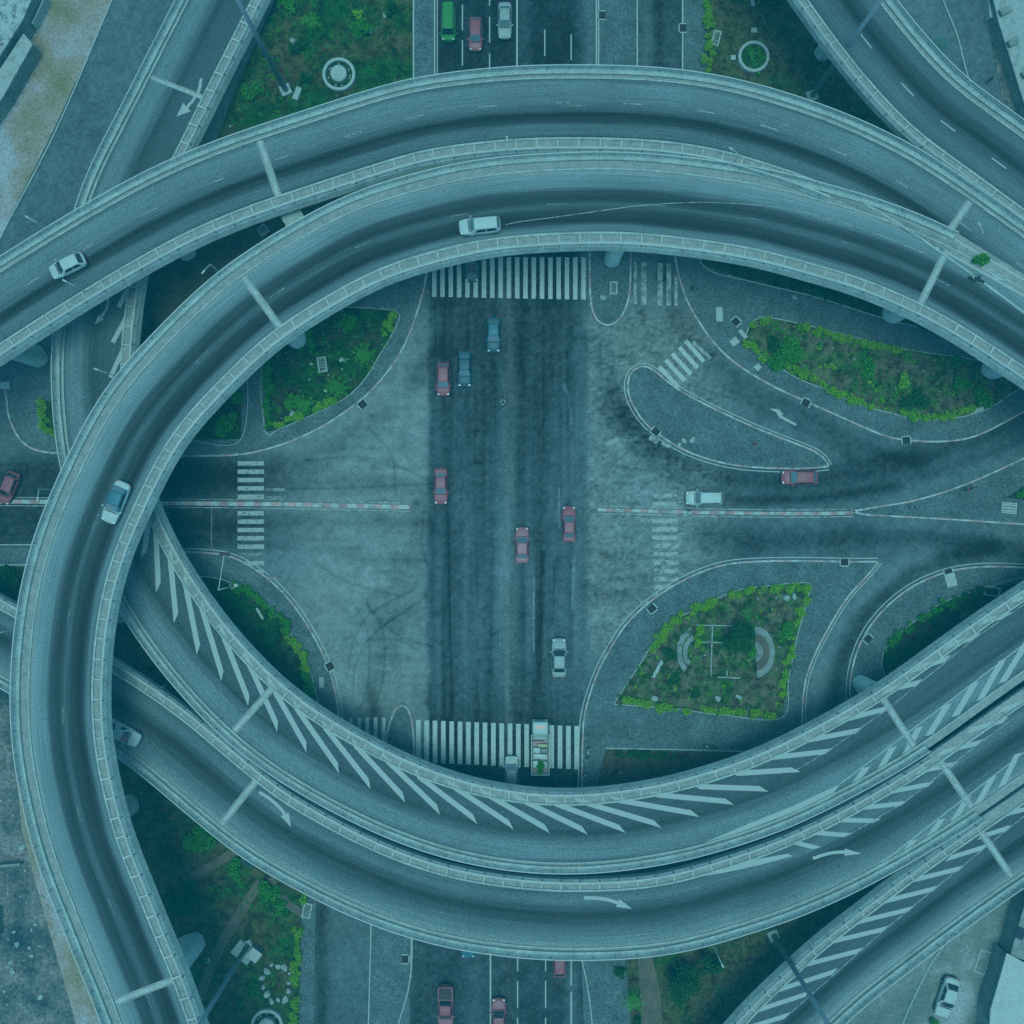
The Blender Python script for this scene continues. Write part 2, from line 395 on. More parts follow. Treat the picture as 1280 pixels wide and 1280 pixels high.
    # rubber lines
    for pts in ([(445, 760), (460, 790), (462, 830), (460, 860)], [(458, 755), (475, 780), (481, 810), (478, 850), (470, 880)], [(455, 748), (480, 780), (505, 798), (540, 808)],
                [(300, 612), (420, 610), (540, 605)], [(460, 535), (490, 570), (495, 620)], [(450, 575), (500, 585), (535, 600)], [(395, 705), (440, 730), (500, 745)],
                [(433, 850), (440, 810), (460, 770), (520, 735)], [(530, 640), (527, 680), (535, 710)], [(380, 575), (460, 572), (520, 590)],
                [(680, 690), (679, 760), (673, 850)], [(677, 690), (675, 760), (671, 830)], [(693, 700), (691, 780)], [(746, 690), (790, 700), (850, 690)], [(860, 480), (920, 500)],
                [(440, 880), (445, 830), (470, 790), (535, 745)], [(560, 640), (562, 760), (566, 890)], [(530, 820), (500, 800), (460, 800)]):
        track(pts, 1.4, -.075)
    for pts in ([(704, 480), (712, 500), (713, 530)], [(668, 725), (667, 770), (667, 815)], [(717, 700), (716, 760)], [(699, 610), (699, 660)]):
        track(pts, 1.3, .12)
    # random patches and stains
    for _ in range(260):
        x, y = rng.uniform(330, 860), rng.uniform(330, 900); r = rng.uniform(1.2, 5)
        track([(x, y), (x + rng.normal(0, 5), y + rng.normal(0, 2.5))], r * .7, -rng.uniform(.02, .07))
    for _ in range(90):
        x, y = rng.uniform(745, 900), rng.uniform(420, 760); track([(x, y), (x + rng.normal(0, 22), y + rng.normal(0, 3))], rng.uniform(1, 3.5), rng.uniform(-.08, .07))
    A += ej * ((vnoise(14, 2.2, 31) - .5) * .03 + (vnoise(5, 2.2, 32) - .5) * .06 + (vnoise(3, 3, 36) - .5) * .09 - .05 * S(.7, .8, vnoise(5, 2.4, 37)) + .04 * S(.74, .85, vnoise(5, 3, 38))) + wj * ((vnoise(9, 9, 33) - .5) * .05 + (vnoise(40, 5, 34) - .5) * .05 - .03 * S(.62, .8, vnoise(28, 28, 35)))
    A += (vnoise(16, 16, 5) - .5) * .03 + (vnoise(70, 70, 6) - .5) * .035 + (vnoise(5, 5, 8) - .5) * .05 + (vnoise(2.2, 2.2, 51) - .5) * .07
    A = np.clip(A, .04, .42); A = A * (.46 + 1.0 * A); D = np.clip(D + (vnoise(50, 50, 7) - .5) * .4, 0, 1)
    me = bpy.data.meshes.new('road_surface')
    me.vertices.add(n * n); co = np.stack([X, Y, np.zeros_like(X)], -1).astype(np.float32); me.vertices.foreach_set('co', co.ravel())
    i = np.arange((n - 1) * n).reshape(n - 1, n)[:, :-1].ravel(); q = np.stack([i, i + 1, i + n + 1, i + n], 1).astype(np.int32)
    me.loops.add(q.size); me.loops.foreach_set('vertex_index', q.ravel()); me.polygons.add(len(q))
    me.polygons.foreach_set('loop_start', np.arange(0, q.size, 4, dtype=np.int32))
    for nm, arr in (('wear', A), ('dust', D)):
        at = me.attributes.new(nm, 'FLOAT', 'POINT'); at.data.foreach_set('value', arr.astype(np.float32).ravel())
    me.update(calc_edges=True)
    t = NT('road_asphalt', .9, .08); p = t.pos()
    wa = t.n('ShaderNodeAttribute'); wa.attribute_name = 'wear'; du = t.n('ShaderNodeAttribute'); du.attribute_name = 'dust'
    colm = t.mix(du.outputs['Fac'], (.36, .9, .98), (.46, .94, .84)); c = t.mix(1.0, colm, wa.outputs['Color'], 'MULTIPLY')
    f = t.noise(6.5, 4, p, .85); c = t.mix(1.0, c, t.ramp(f, [(.3, .36), (.7, 1.64)]), 'MULTIPLY')
    k = t.noise(1.9, 6, p, .8); c = t.mix(1.0, c, t.ramp(k, [(.28, .6), (.42, 1.0), (.62, 1.0), (.75, 1.25)]), 'MULTIPLY')
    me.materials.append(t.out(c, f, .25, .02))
    o = link(bpy.data.objects.new('road_surface', me)); o['kind'] = 'structure'
road_surface()

# ------------------------------------------------------------------ ground regions
def curve_px(pts, step=8): return [tuple(p) for p in spline(pts, step)]
NW_K = [(536, 300), (533, 345), (527, 372), (515, 410), (500, 442), (480, 471), (455, 497), (430, 516), (400, 535), (360, 553), (320, 565), (290, 569), (240, 570), (150, 570)]
SW_K = [(140, 690), (230, 690), (270, 692), (300, 700), (340, 727), (370, 760), (395, 800), (413, 840), (421, 875), (424, 900), (425, 980)]
NE_K = [(842, 280), (843, 315), (847, 340), (858, 375), (875, 405), (895, 432), (920, 455), (960, 480), (1000, 499), (1050, 521), (1100, 543), (1130, 550), (1180, 552), (1220, 545), (1260, 525), (1290, 508), (1400, 440)]
TEAR = [(1036, 583), (1031, 573), (1018, 564), (990, 553), (940, 533), (880, 505), (840, 482), (820, 465), (808, 457), (795, 459), (786, 469), (784, 488), (790, 505), (805, 528), (830, 548), (860, 565), (900, 578), (940, 584), (1000, 586), (1036, 583)]
TIP = [(788, 290), (788, 345), (786, 372), (778, 395), (765, 407), (752, 407), (743, 396), (738, 375), (737, 330), (737, 290)]
SE_K = [(727, 1000), (728, 930), (731, 890), (745, 845), (760, 815), (785, 777), (820, 746), (860, 722), (900, 707), (940, 702), (1000, 701), (1060, 702), (1098, 702)]
SE_K2 = [(1098, 702), (1085, 718), (1060, 745), (1035, 785), (1015, 825), (1005, 858), (1002, 910), (1002, 960)]
ER_K = [(1062, 960), (1062, 880), (1063, 845), (1075, 803), (1100, 766), (1135, 736), (1170, 719), (1200, 711), (1240, 708), (1290, 710), (1400, 716)]
ETRI = [(1066, 639), (1100, 633), (1137, 627), (1180, 615), (1220, 600), (1260, 582), (1290, 568), (1400, 520)]
ETRI2 = [(1400, 662), (1290, 656), (1200, 650), (1130, 646), (1075, 643), (1066, 639)]
STIP = [(476, 1000), (480, 945), (486, 908), (494, 886), (503, 878), (511, 886), (516, 908), (518, 945), (519, 1000)]
WN_K = [(-60, 400), (3, 480), (10, 515), (22, 545), (42, 562), (80, 567), (150, 568)]
KZ = .13
def pave(px, mat='pavement', z=KZ): return poly_sheet('pavement', px, z, M[mat], thick=.12)
pave(curve_px(NW_K) + [(150, 480), (250, 400), (400, 300)])
pave(curve_px(SW_K) + [(330, 980), (140, 760)])
pave(curve_px(NE_K) + [(1400, 300), (1000, 270)])
pave(curve_px(TEAR)[:-1]); pave(curve_px(TIP))
pave(curve_px(SE_K) + curve_px(SE_K2)[1:] + [(900, 1040)])
pave(curve_px(ER_K) + [(1400, 900), (1150, 960)])
pave(curve_px(ETRI) + curve_px(ETRI2)[:-1]); pave(curve_px(STIP))
pave([(-120, 400)] + curve_px(WN_K)[0:] + [(150, 420), (-60, 380)])
pave([(-200, 681), (150, 685), (150, 900), (-200, 760)])
pave([(517, -100), (543, -100), (543, 300), (517, 300)]); pave([(748, -100), (796, -100), (796, 300), (748, 300)]); pave([(853, -100), (881, -100), (881, 300), (853, 300)])
pave([(466, 1100), (514, 1100), (512, 1290), (508, 1400), (458, 1400)], 'pavement_light'); pave([(722, 1100), (772, 1100), (800, 1400), (735, 1400)])
pave([(378, 1090), (396, 1090), (390, 1400), (372, 1400)], 'pavement')
def bed(name, px, mat, z=KZ + .05): return poly_sheet(name, px, z, M[mat])
bed('lawn', [(345, -100), (515, -100), (516, 130), (500, 190), (240, 260), (230, 220), (270, 160), (300, 100)], 'grass_a', .12)
bed('soil', [(120, 330), (239, 262), (500, 192), (516, 132), (520, 260), (400, 330), (200, 480), (120, 480)], 'dirt', .1)
bed('lawn', [(883, -100), (1000, -100), (1230, 260), (1100, 250), (883, 200)], 'grass_b', .12)
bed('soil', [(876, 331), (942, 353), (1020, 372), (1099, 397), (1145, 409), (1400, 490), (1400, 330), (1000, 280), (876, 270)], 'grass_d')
bed('soil', [(60, 880), (160, 890), (400, 1070), (379, 1130), (372, 1400), (200, 1400)], 'grass_b', .11)
bed('lawn', [(312, 1150), (340, 1100), (376, 1120), (372, 1290), (300, 1290), (290, 1200)], 'grass_a', .125)
bed('lawn', [(773, 1100), (1100, 1090), (900, 1400), (800, 1400)], 'grass_b', .12)
bed('path', [(795, 1180), (812, 1180), (825, 1240), (836, 1400), (806, 1400), (800, 1240)], 'path', .128)
bed('path', [(322, 1098), (331, 1103), (305, 1145), (284, 1180), (262, 1230), (240, 1290), (228, 1290), (252, 1225), (275, 1170), (300, 1130)], 'path', .134)
bed('path', [(334, 1098), (342, 1096), (362, 1125), (384, 1140), (376, 1146), (355, 1132)], 'path', .137)
bed('path', [(290, 1060), (300, 1068), (270, 1085), (235, 1105), (228, 1098)], 'path', .131)
bed('yard', [(-300, 820), (6, 846), (25, 960), (60, 1090), (110, 1240), (150, 1400), (-300, 1400)], 'yard', .05)
bed('verge', [(20, 960), (62, 1085), (112, 1230), (160, 1400), (125, 1400), (90, 1260), (55, 1140), (28, 1040)], 'verge', .07)
bed('verge', [(160, -100), (136, 15), (66, 165), (0, 297), (-100, 480), (-300, 480), (-300, -100)], 'verge', .06)
bed('soil', [(-100, 708), (70, 708), (140, 790), (270, 900), (140, 860), (-100, 760)], 'grass_d', KZ + .03)
bed('soil', [(130, 700), (175, 790), (290, 930), (230, 910), (130, 850)], 'dirt', KZ + .06)
bed('lot', [(1040, 1290), (1290, 1080), (1500, 900), (1500, 1500), (1000, 1500)], 'lot', .05)
bed('verge', [(1210, -100), (1240, -100), (1262, 60), (1300, 180), (1330, 260), (1255, 170), (1250, 110)], 'yard', .08)
B_NW = [(400, 380), (428, 384), (497, 390), (490, 418), (474, 445), (455, 476), (430, 499), (390, 519), (345, 538), (332, 540), (332, 440)]
B_NW2 = [(230, 550), (302, 549), (301, 440), (230, 500)]
B_NE = [(930, 425), (936, 408), (946, 398), (960, 397), (1000, 405), (1060, 420), (1110, 433), (1150, 440), (1200, 447), (1240, 455), (1300, 470), (1285, 480), (1265, 491), (1245, 505), (1225, 515), (1190, 523), (1150, 525), (1115, 517), (1070, 505), (1040, 490), (1000, 475), (975, 460), (945, 440)]
B_SE = [(767, 880), (778, 862), (800, 830), (812, 810), (840, 777), (880, 757), (920, 738), (960, 732), (1005, 728), (1012, 735), (1003, 770), (995, 800), (985, 850), (977, 897), (900, 893), (840, 885)]
B_ER = [(1115, 860), (1103, 838), (1103, 816), (1120, 795), (1150, 771), (1180, 752), (1230, 735), (1290, 726), (1300, 800), (1150, 900)]
B_SW = [(240, 720), (270, 722), (292, 730), (322, 745), (352, 775), (376, 815), (391, 850), (395, 905), (300, 830)]
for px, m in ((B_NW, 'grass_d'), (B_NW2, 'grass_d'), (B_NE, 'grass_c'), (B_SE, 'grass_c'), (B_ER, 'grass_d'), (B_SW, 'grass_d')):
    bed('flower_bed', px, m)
bed('flower_bed', [(52, 512), (60, 502), (90, 502), (90, 545), (62, 543), (53, 530)], 'grass_d')
bed('flower_bed', [(1257, 622), (1285, 605), (1330, 590), (1330, 628), (1285, 626)], 'grass_d')
bed('soil', [(757, 935), (860, 938), (1010, 940), (1010, 1000), (740, 1010)], 'dirt', KZ + .04)

def strip(name, pts, w, h, mat, z0=0.0, kind='structure', closed=False, off=0.0, label=None, parent=None, smooth_it=2, step=.7):
    Q = spline(pts, 8) if len(pts) > 2 else np.asarray(pts, float)
    Wd = np.stack([(Q[:, 0] - 640) / 10, (640 - Q[:, 1]) / 10], 1); Wd, s = resample(Wd, step)
    if smooth_it: Wd = smooth_line(Wd, smooth_it)
    T, N = normals2(Wd); C = Wd + N * off
    prof = [(-w / 2, 0), (-w / 2, h), (w / 2, h), (w / 2, 0)] if h > 0 else [(-w / 2, 0), (w / 2, 0)]
    k = len(prof); vs = []; uv = []
    for i in range(len(C)):
        for a, b in prof: vs.append((C[i, 0] + N[i, 0] * a, C[i, 1] + N[i, 1] * a, z0 + b)); uv.append((s[i], a))
    fs = [(i * k + j, (i + 1) * k + j, (i + 1) * k + j + 1, i * k + j + 1) for i in range(len(C) - 1) for j in range(k - 1)]
    fs = [f[::-1] for f in fs] if h <= 0 else fs
    o = mesh_obj(name, vs, fs, mat, parent, uvs=uv)
    bm = bmesh.new(); bm.from_mesh(o.data)
    if h <= 0:
        for f in bm.faces:
            f.normal_update()
            if f.normal.z < 0: f.normal_flip()
    else: bmesh.ops.recalc_face_normals(bm, faces=bm.faces)
    bm.to_mesh(o.data); bm.free()
    if kind: o['kind'] = kind
    return o
for kp in (NW_K, SW_K, NE_K, TEAR, TIP, SE_K, SE_K2, ER_K, ETRI, ETRI2[::-1], STIP, WN_K):
    strip('kerb', kp, .22, KZ + .035, M['kerb'], .0)
for kp, off in ((SW_K, .42), (NE_K, .42), (TEAR, -.42), (SE_K, .42), (SE_K2, .42), (ER_K, .42)):
    strip('edge_line', kp, .12, 0, M['paint'], .006, off=off)
for x in (517, 796.5, 853): strip('kerb', [(x, -100), (x, 90), (x, 280)], .18, KZ + .03, M['slab'], .0)
for x in (543.5, 748): strip('kerb', [(x, -100), (x, 90), (x, 280)], .18, KZ + .03, M['slab'], .0)
for p in ([(465, 1100), (463, 1200), (457, 1400)], [(514, 1100), (514, 1215), (496, 1290), (480, 1400)], [(722, 1100), (724, 1180), (737, 1250), (750, 1400)], [(141, 0), (70, 165), (0, 300), (-60, 430)], [(143, -40), (141, 0)],
          [(1160, -60), (1178, 0), (1196, 45), (1212, 105), (1250, 200)], [(-100, 706), (60, 706)], [(-100, 681), (60, 681)], [(876, 270), (877, 332), (942, 353), (1020, 372), (1099, 397), (1145, 409)],
          [(1280, 1080), (1180, 1180), (1140, 1250), (1120, 1300)], [(757, 935), (860, 937), (1010, 941)]):
    strip('kerb', p, .14, KZ + .06, M['slab'], .0)
for b, z in ((B_NW, 0), (B_NE, 0), (B_SE, 0), (B_ER, 0), (B_SW, 0), (B_NW2, 0)):
    strip('bed_edging', b + [b[0]], .1, KZ + .075, M['slab'], .0, smooth_it=0)
# medians: two little kerbed islands
def median(pts, w):
    strip('median_island', pts, w, .2, M['median'], .0); strip('edge_line', pts, .12, 0, M['paint_faded'], .006, off=w / 2 + .25); strip('edge_line', pts, .12, 0, M['paint_faded'], .006, off=-w / 2 - .25)
median([(-100, 626), (20, 627), (120, 628), (200, 629), (330, 630), (430, 632), (513, 634)], .52)
median([(747, 637), (820, 639), (900, 641), (1000, 642), (1066, 641)], .42)

# painted road markings
def quads(name, qs, mat, z=.008, kind='structure', parent=None):
    vs = []; fs = []
    for q in qs:
        b = len(vs); pp = [W(x, y, 0) for x, y in q]
        a = sum(pp[i].x * pp[(i + 1) % len(pp)].y - pp[(i + 1) % len(pp)].x * pp[i].y for i in range(len(pp)))
        if a < 0: pp = pp[::-1]
        vs += [(p.x, p.y, z) for p in pp]; fs.append(tuple(range(b, b + len(pp))))
    o = mesh_obj(name, vs, fs, mat, parent)
    if kind: o['kind'] = kind
    return o
def rect(x0, y0, x1, y1): return [(x0, y0), (x1, y0), (x1, y1), (x0, y1)]
def bar(a, b, w):
    a, b = np.array(a, float), np.array(b, float); d = (b - a) / np.linalg.norm(b - a); n = np.array([-d[1], d[0]]) * w / 2
    return [tuple(a + n), tuple(b + n), tuple(b - n), tuple(a - n)]
quads('zebra_crossing', [rect(540 + 10.37 * i, 321.5, 545.6 + 10.37 * i, 371 + .2 * i) for i in range(19)], M['paint_zebra'])
quads('zebra_crossing', [rect(520 + 10.42 * i, 900 + .4 * i, 525.8 + 10.42 * i, 953 + .45 * i) for i in range(20)] + [rect(426 + 10.3 * i, 897, 430.5 + 10.3 * i, 960) for i in range(6)], M['paint_zebra'])
quads('zebra_crossing', [rect(297, 576.5 + 10.4 * i, 330, 582 + 10.4 * i) for i in range(14) if i not in (5, 11)], M['paint_worn'])
quads('zebra_crossing', [rect(298, 690.5, 330, 695.5), rect(331, 719, 352, 724), rect(331, 610, 357, 614), rect(331, 620, 357, 624)], M['paint_ghost'])
quads('zebra_crossing', [rect(815, 648.5 + 10.4 * i, 847, 654 + 10.4 * i) for i in (0, 1, 2)] + [rect(818, 731 + 10.4 * i, 849, 736.5 + 10.4 * i) for i in (0, 1)], M['paint_worn'])
quads('zebra_crossing', [rect(815, 617 + 10.4 * i, 846, 622.5 + 10.4 * i) for i in (0, 1)] + [rect(817, y, 848, y + 5.5) for y in (679.5, 690, 700.5, 711, 721)] + [rect(800, 751, 822, 756), rect(800, 648, 815, 652)], M['paint_faded'])
quads('zebra_crossing', [rect(792, 327, 796, 380), rect(801.5, 328, 808, 381), rect(822, 329, 828.5, 382), rect(833, 329, 839, 382), rect(843, 345, 847, 382)], M['paint_faded'])
quads('zebra_crossing', [bar((824 + 8 * i + (i > 2), 458 - 8 * i), (848 + 8 * i, 484 - 8 * i), 5.4) for i in range(5)], M['paint_zebra'])
quads('zebra_crossing', [bar((866, 427), (888, 448), 4.5), bar((812, 546), (822, 553), 6), bar((828, 553), (838, 558), 6)], M['paint_faded'])
def dashes(x, y0, y1, ln, gap, w=1.6): 
    out = []; y = y0
    while y < y1: out.append(rect(x - w / 2, y, x + w / 2, min(y + ln, y1))); y += ln + gap
    return out
quads('lane_marking', dashes(578, -38, 110, 32, 12) + dashes(612, -25, 120, 32, 14) + dashes(681, 37, 72, 33, 14) + dashes(714, 43, 77, 32, 14) + dashes(681, -40, -5, 33, 14) + dashes(714, -35, -5, 30, 14)
      + [rect(645.2, -100, 647.4, 130), rect(744.5, -100, 746.3, 150), rect(546, -100, 547.3, 150)], M['paint'])
quads('lane_marking', dashes(647, 1180, 1400, 34, 12) + dashes(682, 1180, 1400, 34, 12) + [rect(613 - .9, 1150, 613 + 1.1, 1400), rect(714 - .9, 1180, 714 + .9, 1232), rect(713, 1240, 715, 1400), rect(513, 1170, 514.6, 1222), rect(510.5, 1223, 512, 1400), rect(462.6, 1130, 463.8, 1400)], M['paint'])
quads('lane_marking', [bar((264.5, 632), (264.5, 690), 1.3), bar((698.5, 610), (698, 650), 1.2), bar((667.5, 720), (667, 815), 1.6), bar((740, 652), (800, 651), 1.2), bar((716, 700), (715, 760), 1.0), bar((200, 624), (500, 627), 1.1),
      bar((320, 637), (490, 640), 1.1)], M['paint_ghost'])
def arrow_poly(path, w, head_l, head_w):
    Q = spline(path, 4); T, N = normals2(Q); qs = []
    L = np.r_[0, np.cumsum(np.linalg.norm(np.diff(Q, axis=0), axis=1))]; cut = L[-1] - head_l; k = int(np.searchsorted(L, cut))
    qs = [[tuple(Q[i] + N[i] * w / 2), tuple(Q[i + 1] + N[i + 1] * w / 2), tuple(Q[i + 1] - N[i + 1] * w / 2), tuple(Q[i] - N[i] * w / 2)] for i in range(k)]
    d = Q[-1] - Q[k]; n = np.array([-d[1], d[0]]) / np.linalg.norm(d)
    qs.append([tuple(Q[k] + n * head_w / 2), tuple(Q[-1]), tuple(Q[k] - n * head_w / 2)]); return qs
quads('turn_arrow', [[(996, 530), (995, 532.5), (974, 522), (970, 515), (965, 513), (963, 510.5), (974, 512), (980, 519), (976, 517.5), (978, 520)]], M['paint'])

# ------------------------------------------------------------------ elevated roads
BR = {}
class Bridge:
    def __init__(s, key, label, edge, width, road_stops, flip=1, strips=(.9, .45), ends=(25, 25), it=6, z=None, widths=None):
        E = spline(edge, 8) if len(edge[0]) == 3 else spline([(a, b, z) for a, b in edge], 8)
        Wd = np.array([tuple(W(x, y, q)) for x, y, q in E]); Wd, _ = resample(Wd, 1.0); Wd = smooth_line(Wd, it)
        for end, L in ((0, ends[0]), (-1, ends[1])):
            if L:
                d = Wd[0] - Wd[4] if end == 0 else Wd[-1] - Wd[-5]; d[2] *= .3; d /= np.linalg.norm(d)
                ext = np.array([Wd[end] + d * k for k in range(1, L + 1)]); Wd = np.vstack([ext[::-1], Wd]) if end == 0 else np.vstack([Wd, ext])
        s.w = width; s.slope = key not in 'DG'; T, N = normals2(Wd); N = N * flip
        c = Wd.copy(); c[:, :2] += N * (width / 2)
        c, s.s = resample(c, 1.0); c = smooth_line(c, 4); s.c = c; s.T, N = normals2(c); s.N = N * flip
        s.n = len(c); s.h = width / 2; s.strips = strips; s.flip = flip
        s.t0 = -s.h + .62 + strips[0]; s.t1 = s.h - .62 - strips[1]
        s.root = empty('flyover', tuple(c[s.n // 2]), 0, label, 'flyover', 'elevated roads of the interchange'); s.o = np.array(s.root.location)
        BR[key] = s
        s.sheet('deck', [(-s.h, -.02), (s.h, -.02), (s.h, -.6), (s.h - 1.4, -.8), (2.1, -1.5), (-2.1, -1.5), (-s.h + 1.4, -.8), (-s.h, -.6)], M['concrete'], closed=True)
        s.sheet('roadway', [(s.t0 + .05, .004), (s.t1 - .05, .004)], deck_asphalt('deck_asphalt', road_stops), uv=True)
        s.sheet('gutter', [(-s.h, .0), (s.t0 + .05, .0)], M['gutter']); s.sheet('gutter', [(s.t1 - .05, .0), (s.h, .0)], M['gutter'])
    def P(s, i, t, dz): 
        return (s.c[i, 0] + s.N[i, 0] * t, s.c[i, 1] + s.N[i, 1] * t, s.c[i, 2] + dz)
    def loc(s, p): return (p[0] - s.o[0], p[1] - s.o[1], p[2] - s.o[2])
    def idx(s, px, py, z=None):
        """index along the road and offset across it of a picture point on the deck"""
        zz = s.c[s.n // 2, 2] if z is None else z
        for _ in range(4):
            p = W(px, py, zz); d = (s.c[:, 0] - p.x) ** 2 + (s.c[:, 1] - p.y) ** 2; i = int(d.argmin()); zz = s.c[i, 2]
        p = W(px, py, zz); t = (p.x - s.c[i, 0]) * s.N[i, 0] + (p.y - s.c[i, 1]) * s.N[i, 1]
        return i, t, p
    def sheet(s, name, prof, mat, closed=False, uv=False, r=None, parent=None, smooth=False):
        a, b = r or (0, s.n - 1); k = len(prof); vs = []; uvs = []
        ts = [p[0] for p in prof]; lo, hi = min(ts), max(ts)
        for i in range(a, b + 1):
            for t, dz in prof: vs.append(s.loc(s.P(i, t, dz))); uvs.append((s.s[i], (t - lo) / (hi - lo + 1e-9)))
        kk = k if closed else k - 1
        fs = [(i * k + j, (i + 1) * k + j, (i + 1) * k + (j + 1) % k, i * k + (j + 1) % k) for i in range(b - a) for j in range(kk)]
        if closed: fs += [tuple(range(k)), tuple((b - a) * k + j for j in range(k))]
        o = mesh_obj(name, vs, fs, mat, parent or s.root, uvs=uvs if uv else None)
        bm = bmesh.new(); bm.from_mesh(o.data)
        if closed: bmesh.ops.recalc_face_normals(bm, faces=bm.faces)
        else:
            for f in bm.faces:
                f.normal_update()
                if f.normal.z < 0: f.normal_flip()
        bm.to_mesh(o.data); bm.free(); return o
    def edge(s, side, r=None, inner=True, kerb_r=None):
        """parapet with steel railing along one edge; side -1 = traced edge"""
        a, b = r or (0, s.n - 1); h = s.h
        prof = [(h - .62, -.01), (h - .62, .3), (h + .02, .3), (h + .3, -.5), (h + .02, -.62)] if inner and s.slope else [(h - .62, -.01), (h - .62, .3), (h, .3), (h + .02, -.62)]  # inner fascia flares outward, shaped to catch sky light and brighten the band
        if side < 0: prof = [(-t, z) for t, z in prof]
        par = s.sheet('parapet', prof, M['concrete'], closed=True, r=(a, b))
        ke = s.t0 if side < 0 else s.t1
        kw = .22 if inner else .16
        ka, kb = kerb_r or (0, s.n - 1)
        s.sheet('kerb', [(ke - kw / 2, -.01), (ke - kw / 2, .16), (ke + kw / 2, .16), (ke + kw / 2, -.01)], M['concrete'], closed=True, r=(ka, kb))
        tr = side * (h - .1)
        rail = None
        for zz, th in ((.72, .1), (1.15, .12)):
            pr = [(tr - th / 2, zz - .05), (tr - th / 2, zz + .05), (tr + th / 2, zz + .05), (tr + th / 2, zz - .05)]
            if rail is None: rail = s.sheet('railing', pr, M['steel'], closed=True, r=(a, b))
            else: s.sheet('rail', pr, M['steel'], closed=True, r=(a, b), parent=rail)
        return rail, side, a, b, inner, ke
    def posts(s, edges):
        todo = []
        for e in edges:
            rail, side, a, b, inner, ke = e; L = s.s[b] - s.s[a]; n = int(L / 2.4)
            for k in range(n + 1):
                q = s.s[a] + (k + .5) * L / (n + 1); i = int(np.searchsorted(s.s, q)); i = min(max(i, 1), s.n - 2)
                p = s.P(i, side * (s.h - .1), .3); f = (q - s.s[i]); p = (p[0] + s.T[i, 0] * f, p[1] + s.T[i, 1] * f, p[2])
                w_ = s.P(i, side * (s.h - .62), .0); w_ = (w_[0] + s.T[i, 0] * f, w_[1] + s.T[i, 1] * f, w_[2]); todo.append((p[0] ** 2 + p[1] ** 2, e, i, p, w_))
        todo.sort(key=lambda x: x[0])
        me = {}
        for inner in (True, False):
            m = MB().box((0, 0, .44), (.14, .14, .88))
            if inner: # bracket reaching over the gutter to the kerb
                pass
            o = m.build('post', M['steel']); me[inner] = o.data; bpy.data.objects.remove(o)
        brk = {}
        for e in edges:
            if e[4]:
                reach = abs(abs(e[5]) - (s.h - .62)); o = MB().box((0, reach / 2 + .0, .05), (.13, reach + .2, .16)).build('bracket', M['steel']); brk[id(e)] = o.data; bpy.data.objects.remove(o)
        rest = {}
        for num, (_, e, i, p, w_) in enumerate(todo):
            rail, side, a, b, inner, ke = e
            ang = math.atan2(s.N[i, 1] * -side, s.N[i, 0] * -side) - math.pi / 2
            if num < 100:
                o = bpy.data.objects.new('post', me[inner]); link(o, rail); o.location = s.loc(p); o.rotation_euler = (0, 0, ang)
                if inner:
                    o = bpy.data.objects.new('bracket', brk[id(e)]); link(o, rail); o.location = s.loc(w_); o.rotation_euler = (0, 0, ang)
            else:
                q = rest.setdefault(id(e), (e, MB(), MB())); q[1].box(s.loc((p[0], p[1], p[2] + .44)), (.14, .14, .88), ang)
                if inner:
                    reach = abs(abs(ke) - (s.h - .62)); c_ = s.loc((w_[0] - s.N[i, 0] * side * reach / 2, w_[1] - s.N[i, 1] * side * reach / 2, w_[2] + .08)); q[2].box(c_, (.2, reach + .2, .2), ang)
        for e, m, m2 in rest.values():
            o = m.build('post', M['steel'], e[0]); o['kind'] = 'stuff'
            if m2.v: o = m2.build('bracket', M['steel'], e[0]); o['kind'] = 'stuff'
    def mark(s, name, qs, mat, dz=.012, z=None):
        dz += {'lane_line': .005, 'turn_arrow': .009, 'scrape_line': .002}.get(name, 0)
        vs = []; fs = []
        for q in qs:
            pp = []
            for x, y in q:
                i, t, p = s.idx(x, y, z); f = (p.x - s.c[i, 0]) * s.T[i, 0] + (p.y - s.c[i, 1]) * s.T[i, 1]; j = min(i + 1, s.n - 1); k0 = max(i - 1, 0); pp.append((p.x, p.y, s.c[i, 2] + f * (s.c[j, 2] - s.c[k0, 2]) / max(1e-6, s.s[j] - s.s[k0]) + dz))
            a = sum(pp[i][0] * pp[(i + 1) % len(pp)][1] - pp[(i + 1) % len(pp)][0] * pp[i][1] for i in range(len(pp)))
            if a < 0: pp = pp[::-1]
            b = len(vs); vs += [s.loc(p) for p in pp]; fs.append(tuple(range(b, b + len(pp))))
        return mesh_obj(name, vs, fs, mat, s.root)
    def line(s, t, w=.13, r=None, dash=None, mat='paint', dz=.012, name='lane_line'):
        a, b = r or (0, s.n - 1)
        if not dash: return s.sheet(name, [(t - w / 2, dz), (t + w / 2, dz)], M[mat], r=(a, b))
        q = s.s[a]; o = None
        while q < s.s[b] - dash[0]:
            i0 = int(np.searchsorted(s.s, q)); i1 = min(s.n - 1, i0 + max(1, int(dash[0])))
            vs = [s.loc(s.P(i0, t - w / 2, dz)), s.loc(s.P(i1, t - w / 2, dz)), s.loc(s.P(i1, t + w / 2, dz)), s.loc(s.P(i0, t + w / 2, dz))]
            q += dash[0] + dash[1]; o = mesh_obj(name, vs, [(0, 1, 2, 3)], M[mat], s.root)
        return o
